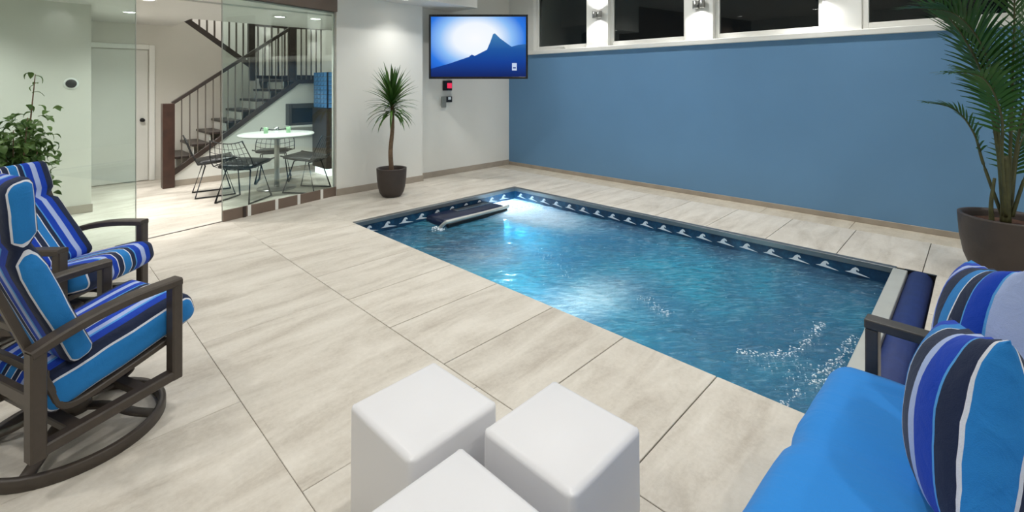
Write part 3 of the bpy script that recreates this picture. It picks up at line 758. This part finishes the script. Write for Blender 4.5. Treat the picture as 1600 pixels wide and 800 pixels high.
# ------------------------------------------------------------------ ROCKING CHAIRS
def rocking_chair(name, loc, rz, label, lean=0.37, bh=0.395):
    t = tag(empty(name, loc, R(rz)), label, 'chair', 'striped swivel rocking chairs')
    # swivel base: ring on the floor, flat spokes, hub
    ring = [(0.315*math.cos(2*PI*i/48), 0.315*math.sin(2*PI*i/48), 0.022) for i in range(48)]
    b = obj('base_ring', sweep(bmesh.new(), ring, rect(0.030, 0.050, 0.005), True), M['frame'], t, True)
    for a in (38, 128, 218, 308):
        c, s = math.cos(R(a)), math.sin(R(a))
        pts = smooth_path([(0.31*c, 0.31*s, 0.03), (0.22*c, 0.22*s, 0.055), (0.12*c, 0.12*s, 0.10), (0.0, 0.0, 0.115)], 4)
        obj('base_spoke', sweep(bmesh.new(), pts, rect(0.05, 0.014, 0.003)), M['frame'], t, True)
    obj('swivel_hub', lathe([(0, 0.10), (0.06, 0.10), (0.06, 0.15), (0.045, 0.16), (0.045, 0.185), (0, 0.185)], 20), M['frame'], t, True)
    for s in (-1, 1):
        pts = smooth_path([(-0.12, s*0.09, 0.19), (0.08, s*0.09, 0.185), (0.16, s*0.09, 0.205), (0.17, s*0.09, 0.235), (0.12, s*0.09, 0.25), (-0.10, s*0.09, 0.26)], 5)
        obj('rocker_spring', sweep(bmesh.new(), pts, rect(0.055, 0.012, 0.003)), M['frame'], t, True)
    # side frames: closed loops with an arched arm
    for s in (-1, 1):
        y = s*0.285
        arm = obj('arm_rest', sweep(bmesh.new(), smooth_path([(-0.265, y, 0.545), (-0.12, y, 0.590), (0.06, y, 0.618), (0.27, y, 0.622)], 5), rect(0.066, 0.036, 0.007)), M['frame'], t)
        obj('front_post', sweep(bmesh.new(), [(0.252, y, 0.618), (0.252, y, 0.172)], rect(0.056, 0.046, 0.006), up=Vector((1, 0, 0))), M['frame'], t)
        obj('rear_post', sweep(bmesh.new(), [(-0.245, y, 0.550), (-0.245, y, 0.145)], rect(0.056, 0.050, 0.006), up=Vector((1, 0, 0))), M['frame'], t)
        obj('bottom_rail', sweep(bmesh.new(), [(-0.262, y, 0.168), (0.268, y, 0.192)], rect(0.052, 0.044, 0.006)), M['frame'], t)
        # sling frame: seat rail bending into back rail
        pts = smooth_path([(0.27, s*0.238, 0.345), (0.05, s*0.238, 0.290), (-0.10, s*0.238, 0.262), (-0.155, s*0.238, 0.285), (-0.185, s*0.238, 0.36), (-0.26, s*0.238, 0.58), (-0.36, s*0.238, 0.86), (-0.425, s*0.238, 1.02)], 4)
        obj('sling_rail', sweep(bmesh.new(), pts, rect(0.026, 0.032, 0.004), up=Vector((0, 1, 0))), M['frame'], t)
    for (x, z, w, h) in ((-0.245, 0.36, 0.03, 0.05), (0.12, 0.185, 0.05, 0.03), (-0.12, 0.178, 0.05, 0.03)):
        obj('cross_bar', bx(x-w/2, x+w/2, -0.27, 0.27, z-h/2, z+h/2, 0.004, 1), M['frame'], t)
    for (x, z) in ((-0.195, 0.42), (-0.278, 0.64), (-0.36, 0.87), (-0.42, 1.01), (0.24, 0.335), (0.0, 0.279)):
        obj('sling_bar', bx(x-0.012, x+0.012, -0.238, 0.238, z-0.014, z+0.014, 0.003, 1), M['frame'], t)
    # cushions
    ang = -math.atan2(0.085, 0.33)
    obj('seat_cushion', cushion(0.305, 0.255, 0.070, 0.052, 0.020, creases=(), seed=3), M['chair_stripe'], t, True, (0.085, 0, 0.385), (0, ang, 0))
    bc = obj('back_cushion', cushion(0.048, 0.250, bh, 0.038, 0.0, n=18, creases=(0.13,), crease_axis=2, crease_depth=0.028, crease_w=0.022, seed=8), M['chair_stripe'], t, True, (-0.135-0.395*math.sin(lean)*0.55, 0, 0.435+bh*math.cos(lean)*0.97), (0, -lean, 0))
    for v in bc.data.vertices:                       # the head section stands more upright
        if v.co.z > 0.10: v.co.x += (v.co.z-0.10)*0.30
    return t
rocking_chair('rocking_chair', (0.150, 2.88, 0), 21, 'striped blue rocking chair nearest the camera, seen side on')
rocking_chair('rocking_chair', (0.165, 4.02, 0), -47, 'striped blue rocking chair farther back, beside the leafy shrub', 0.62, 0.345)

# ------------------------------------------------------------------ SOFA
sofa = tag(empty('outdoor_sofa', (1.40, -0.06, 0), R(-2)), 'bright blue outdoor sofa with charcoal metal arms at the pool end', 'sofa')
for s in (-1, 1):
    x = s*0.92
    obj('arm_rest', bx(x-0.035, x+0.035, -0.40, 0.415, 0.595, 0.632, 0.006), M['sofa_frame'], sofa)
    obj('leg', bx(x-0.032, x+0.032, 0.37, 0.412, 0.0, 0.595, 0.005), M['sofa_frame'], sofa)
    obj('leg', bx(x-0.032, x+0.032, -0.42, -0.375, 0.0, 0.80, 0.005), M['sofa_frame'], sofa)
    obj('side_rail', bx(x-0.025, x+0.025, -0.375, 0.37, 0.24, 0.29, 0.005), M['sofa_frame'], sofa)
obj('front_rail', bx(-0.89, 0.89, 0.345, 0.385, 0.23, 0.285, 0.005), M['sofa_frame'], sofa)
obj('back_rail', bx(-0.89, 0.89, -0.42, -0.38, 0.74, 0.80, 0.005), M['sofa_frame'], sofa)
obj('back_rail', bx(-0.89, 0.89, -0.40, -0.36, 0.23, 0.285, 0.005), M['sofa_frame'], sofa)
for k in range(9): obj('back_slat', bx(-0.8+0.2*k-0.015, -0.8+0.2*k+0.015, -0.41, -0.39, 0.285, 0.74, 0.003, 1), M['sofa_frame'], sofa)
for k in range(7): obj('seat_slat', bx(-0.78+0.26*k-0.03, -0.78+0.26*k+0.03, -0.36, 0.345, 0.262, 0.280, 0.003, 1), M['sofa_frame'], sofa)
obj('seat_cushion', cushion(0.875, 0.455, 0.088, 0.084, 0.018, n=30, creases=(0.29, -0.29), crease_axis=0, crease_depth=0.014, crease_w=0.05, wr=0.007, seed=2), M['blue_cloth'], sofa, True, (0, 0.06, 0.372))
def back_cushion(x, y, z, hw, hh, mat, seed, tilt, roll, rz, label):
    o = obj('back_cushion', pillow(hw, hh, 0.085, seed=seed), mat, None, True, (x, y, z), (R(tilt), R(roll), R(rz)))
    return tag(o, label, 'cushion', 'striped cushions on the sofa')
back_cushion(1.650, 0.028, 0.700, 0.215, 0.225, M['pillow_near'], 1.0, 10, 17, 15, 'striped cushion with a wide mid-blue edge, nearest the camera on the sofa')
back_cushion(2.105, -0.005, 0.730, 0.205, 0.245, M['pillow_far'], 4.0, 11, 14, 16, 'striped cushion with a pale lavender edge at the far end of the sofa')

# ------------------------------------------------------------------ PLANTS
def pot(parent, r0, r1, h, soil_mat):
    prof = [(0, 0.0), (r0*0.9, 0.0), (r0, 0.015), (r0+(r1-r0)*0.40, h*0.14), (r0+(r1-r0)*0.70, h*0.34), (r0+(r1-r0)*0.90, h*0.62), (r1, h*0.97), (r1, h), (r1-0.025, h), (r1-0.03, h-0.03), (r1-0.05, h*0.8)]
    obj('pot', lathe(prof, 40), M['pot'], parent, True)
    bm = lathe([(0.0, h*0.88), (0.05, h*0.885), (r1*0.5, h*0.88), (r1-0.04, h*0.87)], 30)
    for v in bm.verts: v.co.z += 0.012*noise.noise(v.co*20)
    obj('soil', bm, M['soil'], parent, True)
def blade(L, w, bend, n=6, fold=0.25):
    """a strap leaf growing along +Z from the origin, bending towards +X"""
    bm = bmesh.new(); rows = []
    x = z = 0.0; a = 0.0
    for i in range(n+1):
        t = i/n
        ww = w*min(1.0, 0.45+2.2*t)*(1-t**2.2)+0.0008
        rows.append([bm.verts.new((x - fold*ww*math.cos(a)*0, -ww, z)), bm.verts.new((x-fold*ww, 0, z+0.0)), bm.verts.new((x, ww, z))])
        a = bend*t; x += L/n*math.sin(a); z += L/n*math.cos(a)
    for A, B in zip(rows, rows[1:]):
        bm.faces.new((A[0], A[1], B[1], B[0])); bm.faces.new((A[1], A[2], B[2], B[1]))
    me = bpy.data.meshes.new('leaf'); bm.to_mesh(me); bm.free()
    for p in me.polygons: p.use_smooth = True
    return me
# dracaena
dr = tag(empty('potted_dracaena', (3.557, 5.837, 0)), 'tall potted dracaena with a spiky crown against the white wall', 'plant')
pot(dr, 0.135, 0.205, 0.39, 'soil')
obj('trunk', tube(smooth_path([(0.0, 0, 0.33), (-0.012, 0.01, 0.62), (0.012, 0.0, 0.95), (0.005, 0.0, 1.42)], 5), 0.03, 10, taper=[1.15-0.35*i/15 for i in range(16)]), M['trunk'], dr, True)
DL = [blade(0.42, 0.024, b) for b in (0.2, 0.5, 0.9, 1.3)]
for me in DL: me.materials.append(M['dracaena_leaf'])
for k in range(120):
    t = k/119
    z = 1.13+0.32*t
    tilt = R(118-108*t**0.9+random.uniform(-8, 8)); az = k*2.39996+random.uniform(-.2, .2)
    me = DL[3 if t < 0.18 else 2 if t < 0.45 else 1 if t < 0.75 else 0]
    s = random.uniform(0.82, 1.08)*(0.92 if t < .2 else 1)
    inst('leaf', me, dr, (0.005+0.02*math.cos(az), 0.02*math.sin(az), z), (0, tilt*0.86, az), (s, s, s))
# palm
pal = tag(empty('potted_palm', (5.47, -0.15, 0)), 'large potted palm with arching feathery fronds in front of the blue wall', 'plant')
pot(pal, 0.165, 0.285, 0.50, 'soil')
def frond(P, leaf_l, n, start=0.30, droop=0.55, w=0.011, vee=0.35, seed=0):
    rnd = random.Random(seed)
    C = smooth_path(P, 8); N = len(C)
    acc = [0.0]
    for a, b in zip(C, C[1:]): acc.append(acc[-1]+(b-a).length)
    tot = acc[-1]
    def at(s):
        for i in range(N-1):
            if acc[i+1] >= s-1e-9:
                k = (s-acc[i])/max(1e-6, acc[i+1]-acc[i]); return C[i].lerp(C[i+1], k), (C[i+1]-C[i]).normalized()
        return C[-1], (C[-1]-C[-2]).normalized()
    bm = bmesh.new()
    for i in range(n):
        f = i/(n-1); s = tot*(start+(1-start)*f); p, t = at(min(s, tot))
        side = t.cross(Vector((0, 0, 1)))
        side = side.normalized() if side.length > 0.05 else Vector((1, 0, 0))
        nrm = side.cross(t).normalized()
        L = leaf_l*(0.45+0.55*math.sin(PI*min(1, 0.18+0.80*f)))*rnd.uniform(0.88, 1.08)
        for sg in (-1, 1):
            d = (side*sg*(0.95-0.55*f)+t*(0.55+0.75*f)+nrm*vee*rnd.uniform(0.6, 1.2)).normalized()
            q = p.copy(); prev = None
            for j in range(6):
                g = j/5
                ww = w*(0.5+1.8*g if g < 0.28 else 1.0-(g-0.28)**1.5*1.45)
                ww = max(ww, 0.0006)
                ac = d.cross(nrm); ac = ac.normalized() if ac.length > 0.01 else side
                row = (bm.verts.new(q-ac*ww), bm.verts.new(q+ac*ww))
                if prev: bm.faces.new((prev[0], prev[1], row[1], row[0]))
                prev = row
                q = q + d*(L/5); d = (d+Vector((0, 0, -1))*droop*0.22).normalized()
    return bm, C
# fronds: directions in the photograph's terms, r = along the blue wall to the right, f = towards the wall
RV = Vector((0.7004, -0.7137, 0)); FV = Vector((0.7137, 0.7004, 0))
def pf(path, leaf_l, n, start, droop, seed, vee=0.22, w=0.0125):
    n = int(n*0.72)
    P = [RV*a+FV*b+Vector((0, 0, z)) for (a, b, z) in path]
    bm, C = frond(P, leaf_l, n, start, droop, seed=seed, vee=vee, w=w)
    fr = obj('frond', bm, M['palm_leaf'], pal)
    nn = len(C)
    obj('frond_stem', tube(C, 0.011, 6, taper=[1.25-1.1*i/(nn-1) for i in range(nn)]), M['palm_stem'], fr, True)
pf([(-0.02, 0.0, 0.50), (-0.05, 0.0, 1.00), (-0.10, -0.02, 1.45), (-0.24, -0.05, 1.86), (-0.48, -0.08, 2.10), (-0.78, -0.1, 2.14)], 0.42, 46, 0.42, 0.45, 1)
pf([(0.0, 0.02, 0.50), (-0.02, 0.05, 1.1), (-0.08, 0.10, 1.7), (-0.20, 0.15, 2.2), (-0.42, 0.2, 2.52), (-0.66, 0.2, 2.6)], 0.46, 46, 0.42, 0.5, 2)
pf([(0.02, 0.0, 0.50), (0.04, 0.0, 1.1), (0.06, 0.0, 1.7), (0.05, -0.02, 2.25), (0.0, -0.06, 2.7)], 0.50, 44, 0.40, 0.35, 3)
pf([(0.03, 0.02, 0.50), (0.10, 0.02, 1.0), (0.22, 0.02, 1.55), (0.40, 0.03, 2.05), (0.66, 0.05, 2.35)], 0.52, 48, 0.34, 0.35, 4)
pf([(-0.02, -0.02, 0.50), (-0.08, -0.05, 0.95), (-0.16, -0.12, 1.32), (-0.36, -0.18, 1.60), (-0.68, -0.24, 1.64)], 0.26, 36, 0.45, 0.5, 5)
pf([(0.03, -0.02, 0.50), (0.10, -0.08, 0.9), (0.20, -0.18, 1.3), (0.34, -0.3, 1.6), (0.52, -0.4, 1.75)], 0.36, 34, 0.42, 0.45, 6)
pf([(0.0, 0.03, 0.50), (-0.06, 0.12, 0.9), (-0.10, 0.16, 1.15), (-0.22, 0.2, 1.34), (-0.44, 0.22, 1.40)], 0.22, 28, 0.45, 0.6, 7)
pf([(0.04, 0.0, 0.50), (0.14, 0.06, 0.85), (0.26, 0.12, 1.1), (0.42, 0.18, 1.22)], 0.24, 24, 0.4, 0.5, 8)
pf([(-0.01, -0.01, 0.50), (-0.06, 0.0, 1.0), (-0.14, 0.02, 1.55), (-0.30, 0.05, 1.95), (-0.52, 0.08, 2.24), (-0.7, 0.1, 2.38)], 0.44, 44, 0.42, 0.4, 9)
for (a, b, h, r) in ((-0.09, 0.02, 0.80, 0.016), (0.0, 0.0, 0.98, 0.032), (0.04, 0.03, 0.86, 0.022)):
    p = RV*a+FV*b
    obj('stem', tube(smooth_path([(p.x, p.y, 0.45), (p.x*1.05, p.y*1.05, h*0.75), (p.x*0.8, p.y*0.8, h)], 5), r, 10, taper=[1.1-0.5*i/10 for i in range(11)]), M['palm_stem'], pal, True)
# leafy shrub at the left
fi = tag(empty('potted_shrub', (-0.07, 4.76, 0)), 'bushy green leafy shrub behind the striped chairs at the left', 'plant')
pot(fi, 0.14, 0.19, 0.36, 'soil')
tips = []
for k in range(12):
    az = k*2.4; rr = random.uniform(0.06, 0.19); zt = random.uniform(1.02, 1.34)
    if k == 11: az, rr, zt = R(-46), 0.16, 1.62
    P = smooth_path([(0.01*math.cos(az), 0.01*math.sin(az), 0.30), (0.05*math.cos(az), 0.05*math.sin(az), 0.62), (rr*0.7*math.cos(az), rr*0.7*math.sin(az), 0.62+(zt-0.62)*0.55), (rr*math.cos(az), rr*math.sin(az), zt)], 5)
    n = len(P)
    obj('branch', tube(P, 0.009, 6, taper=[1.3-1.0*i/(n-1) for i in range(n)]), M['trunk'], fi, True)
    tips.append(P)
def oval_leaf():
    bm = bmesh.new(); rows = []
    for i in range(6):
        t = i/5; w = 0.026*math.sin(PI*min(1, 0.06+0.94*t))**0.8; z = 0.02*math.sin(t*PI)-0.02*t*t
        rows.append([bm.verts.new((t*0.085, -w, z+0.006)), bm.verts.new((t*0.085, 0, z)), bm.verts.new((t*0.085, w, z+0.006))])
    for A, B in zip(rows, rows[1:]):
        bm.faces.new((A[0], B[0], B[1], A[1])); bm.faces.new((A[1], B[1], B[2], A[2]))
    me = bpy.data.meshes.new('leaf'); bm.to_mesh(me); bm.free(); me.materials.append(M['ficus_leaf'])
    for p in me.polygons: p.use_smooth = True
    return me
OL = oval_leaf()
def leaf_spot(k):
    P = tips[k % 12]; i = random.randint(6, len(P)-1)
    sp = 0.062
    if k % 12 == 11: i = random.randint(7, len(P)-1); sp = 0.02
    p = P[i]+Vector((random.gauss(0, sp), random.gauss(0, sp), random.gauss(0, sp*0.8)))
    return p, Euler((random.uniform(-0.7, 0.7), random.uniform(-0.2, 1.0), random.uniform(0, 6.28))), random.uniform(0.5, 0.85)
for k in range(298):
    p, e, sc = leaf_spot(k)
    inst('leaf', OL, fi, p, e, (sc, sc, sc))
bm = bmesh.new()
for k in range(800):
    if k % 12 == 11: continue
    p, e, sc = leaf_spot(k)
    bm2 = bmesh.new(); bm2.from_mesh(OL)
    bmesh.ops.transform(bm2, matrix=Matrix.LocRotScale(p, e, Vector((sc, sc, sc))), verts=bm2.verts)
    mp = {v: bm.verts.new(v.co) for v in bm2.verts}
    for f in bm2.faces: bm.faces.new([mp[v] for v in f.verts])
    bm2.free()
tag(obj('foliage', bm, M['ficus_leaf'], fi, True), kind='stuff')

# ------------------------------------------------------------------ STAIRS
st = tag(empty('staircase', (0, 0, 0)), 'dark wood staircase with metal balusters and a landing behind the glass', 'staircase')
def bar(name, P, w, h, mat, parent=st, up=Vector((0, 0, 1))): return obj(name, sweep(bmesh.new(), P, rect(w, h, 0.004), up=up), mat, parent)
obj('newel_post', bx(1.485-0.075, 1.485+0.075, 8.63, 8.78, 0, 1.265, 0.006), M['dark_wood'], st)
YS = 8.71
bar('stringer', [(1.52, YS, sz(1.52)), (3.40, YS, sz(3.40)), (4.5, YS, sz(3.40)+0.03)], 0.05, 0.075, M['stair_wood'])
hr = lambda x: 1.235+(x-1.50)*0.74
bar('handrail', [(1.54, YS, hr(1.54)), (3.30, YS, hr(3.30)), (3.9, YS, hr(3.30)+0.02)], 0.06, 0.05, M['stair_wood'])
x = 1.66
while x < 3.26:
    bar('baluster', [(x, YS, sz(x)+0.03), (x, YS, hr(x)-0.02)], 0.016, 0.016, M['baluster']); x += 0.105
x = 3.37
while x < 3.88:
    bar('baluster', [(x, YS, sz(3.40)+0.04), (x, YS, hr(3.30))], 0.022, 0.022, M['baluster']); x += 0.09
obj('newel_post', bx(3.24, 3.34, 8.66, 8.76, 1.60, 2.66, 0.005), M['stair_wood'], st)
for k in range(9):
    xx = 1.58+0.2257*k; z = 0.45+0.17*k
    if z > 1.75: break
    obj('tread', bx(xx, xx+0.25, 8.745, 9.59, z-0.04, z, 0.005, 1), M['stair_wood'], st)
    obj('riser', bx(xx+0.02, xx+0.035, 8.81, 9.59, z-0.17, z-0.04), M['trim'], st)
obj('landing', bx(3.40, 4.5, 8.80, 10.75, 1.60, 1.72, 0.005, 1), M['stair_wood'], st)
# upper flight going back up to the left
YU = 9.63
us = lambda x: uz(x)+0.06
bar('stringer', [(2.95, YU, us(2.95)), (1.15, YU, us(1.15))], 0.06, 0.09, M['stair_wood'])
ur = lambda x: us(x)+0.92
bar('handrail', [(2.95, YU, ur(2.95)), (1.15, YU, ur(1.15))], 0.06, 0.05, M['stair_wood'])
obj('newel_post', bx(2.86, 2.97, YU-0.05, YU+0.05, 1.62, 2.85, 0.005), M['stair_wood'], st)
x = 2.78
while x > 1.2:
    bar('baluster', [(x, YU, us(x)+0.04), (x, YU, ur(x)-0.02)], 0.026, 0.026, M['baluster']); x -= 0.115
bar('landing_edge', [(2.9, YU, 1.69), (3.60, YU, 1.69)], 0.05, 0.06, M['stair_wood'])
bar('handrail', [(2.95, YU, 2.66), (3.60, YU, 2.66)], 0.06, 0.05, M['stair_wood'])
x = 3.03
while x < 3.58:
    bar('baluster', [(x, YU, 1.70), (x, YU, 2.65)], 0.03, 0.03, M['baluster']); x += 0.12
for k in range(7):
    xx = 2.95-0.2257*k; z = 1.90+0.17*k
    obj('tread', bx(xx-0.25, xx, 9.70, 10.75, z-0.04, z, 0.005, 1), M['stair_wood'], st)

# ------------------------------------------------------------------ DINING SET
tb = tag(empty('dining_table', (2.62, 7.50, 0)), 'round white dining table on a thin pedestal behind the glass', 'table')
obj('table_top', lathe([(0, 0.785), (0.48, 0.785), (0.52, 0.80), (0.52, 0.812), (0.51, 0.82), (0, 0.82)], 48), M['table_top'], tb, True)
obj('pedestal', lathe([(0.0, 0.02), (0.04, 0.02), (0.035, 0.1), (0.035, 0.72), (0.07, 0.785), (0, 0.785)], 20), M['steel'], tb, True)
obj('foot', lathe([(0, 0), (0.27, 0), (0.27, 0.012), (0.06, 0.03), (0, 0.03)], 36), M['steel'], tb, True)
def wire_chair(loc, rz, label):
    t = tag(empty('wire_chair', loc, R(rz)), label, 'chair', 'wire chairs around the dining table')
    # shell: wire grid bucket, front = +x
    def S(u, v):            # u -1..1 across, v 0 front .. 1 top of back
        if v < 0.5:
            k = v/0.5; x = 0.24-0.44*k; z = 0.485-0.055*k
        else:
            k = (v-0.5)/0.5; x = -0.20-0.13*k; z = 0.43+0.36*k**1.1
        w = 0.27+0.02*math.sin(v*PI)-0.05*max(0, v-0.7)/0.3
        return Vector((x-0.02*u*u*(v > .5), u*w, z+0.05*u*u*(1-0.2*v)))
    bm = bmesh.new()
    for i in range(9):
        u = -1+i/4
        sweep(bm, [S(u, j/10) for j in range(11)], circ(0.0035, 4))
    for j in range(11):
        sweep(bm, [S(-1+i/4, j/10) for i in range(9)], circ(0.0035, 4))
    obj('wire_shell', bm, M['wire'], t)
    rim = [S(-1, j/10) for j in range(11)]+[S(-1+i/4, 1) for i in range(1, 9)]+[S(1, 1-j/10) for j in range(1, 11)]+[S(1-i/4, 0) for i in range(1, 8)]
    obj('rim', tube(rim, 0.007, 6, True), M['wire'], t, True)
    obj('seat_pad', cushion(0.225, 0.235, 0.028, 0.025, 0.010, n=6), M['black'], t, True, (0.02, 0, 0.492), (0, R(-5), 0))
    for s in (-1, 1):
        P = [(0.10, s*0.17, 0.45), (0.23, s*0.235, 0.012), (-0.24, s*0.235, 0.012), (-0.12, s*0.17, 0.43)]
        obj('leg', tube(P, 0.009, 6), M['wire'], t, True)
    obj('brace', tube([(0.10, -0.17, 0.45), (0.10, 0.17, 0.45)], 0.008, 6), M['wire'], t, True)
    obj('brace', tube([(-0.12, -0.17, 0.43), (-0.12, 0.17, 0.43)], 0.008, 6), M['wire'], t, True)
wire_chair((1.86, 7.74, 0), -8, 'black wire chair at the left side of the white table')
wire_chair((2.05, 7.05, 0), 38, 'black wire chair in front of the white table')
wire_chair((2.88, 7.04, 0), 128, 'black wire chair at the right side of the white table')
wire_chair((2.78, 8.10, 0), 245, 'black wire chair behind the white table')
for (dx, dy, k, lab) in ((-0.12, 0.10, 0, 'small green glass on the white dining table, at left'), (0.0, 0.02, 1, 'small clear glass in the middle of the white dining table'), (0.16, -0.02, 0, 'small green glass on the white dining table, at right')):
    t = tag(empty('drinking_glass', (2.62+dx, 7.5+dy, 0.82)), lab, 'glass', 'glasses on the dining table')
    obj('bowl', lathe([(0.0, 0.004), (0.03, 0.0), (0.034, 0.09), (0.032, 0.09), (0.028, 0.008), (0, 0.008)], 16), M['glass_item'] if k == 0 else M['chrome'], t, True)

# fireplace box and cabinet at the end of the hall
fp = tag(empty('wall_fireplace', (3.56, 8.74, 1.02)), 'long dark wall fireplace box under the stairs', 'fireplace')
bm = bmesh.new()
for a in ((-0.36, -0.31, -0.19, 0.19), (0.31, 0.36, -0.19, 0.19), (-0.31, 0.31, -0.19, -0.15), (-0.31, 0.31, 0.11, 0.19)): box(bm, a[0], a[1], -0.16, -0.0, a[2], a[3], 0.004, 1)
obj('surround', bm, M['sofa_frame'], fp)
obj('firebox', bx(-0.31, 0.31, -0.10, -0.002, -0.15, 0.11), M['black'], fp)
obj('ledge', bx(-0.38, 0.38, -0.20, 0.0, -0.225, -0.19, 0.004, 1), M['table_top'], fp)
cab = tag(empty('bar_cabinet', (3.63, 8.12, 0)), 'tall dark cabinet with a blue glass mosaic upper panel behind the glass', 'cabinet')
obj('body', bx(-0.10, 0.6, -0.28, 0.28, 0.12, 1.14, 0.006), M['stair_wood'], cab)
obj('plinth', bx(-0.06, 0.58, -0.26, 0.26, 0.0, 0.12), M['glow_panel'], cab)
obj('backsplash', bx(-0.08, 0.6, -0.27, 0.27, 1.14, 1.76, 0.004, 1), M['jet_box'], cab)
M['mosaic'] = plain('blue mosaic', srgb(84, 136, 190), 0.15, vary=0.25, scale=14)
me = bpy.data.meshes.new('mosaic_tile'); b_ = bx(-0.006, 0, -0.060, 0.060, -0.035, 0.035, 0.003, 1); b_.to_mesh(me); b_.free(); me.materials.append(M['mosaic'])
for i in range(4):
    for j in range(8): inst('mosaic_tile', me, cab, (-0.08, -0.195+0.13*i, 1.19+0.076*j))
me2 = bpy.data.meshes.new('mosaic_tile'); b_ = bx(-0.060, 0.060, -0.006, 0, -0.035, 0.035, 0.003, 1); b_.to_mesh(me2); b_.free(); me2.materials.append(M['mosaic'])
for i in range(5):
    for j in range(8): inst('mosaic_tile', me2, cab, (0.0+0.13*i, -0.27, 1.19+0.076*j))
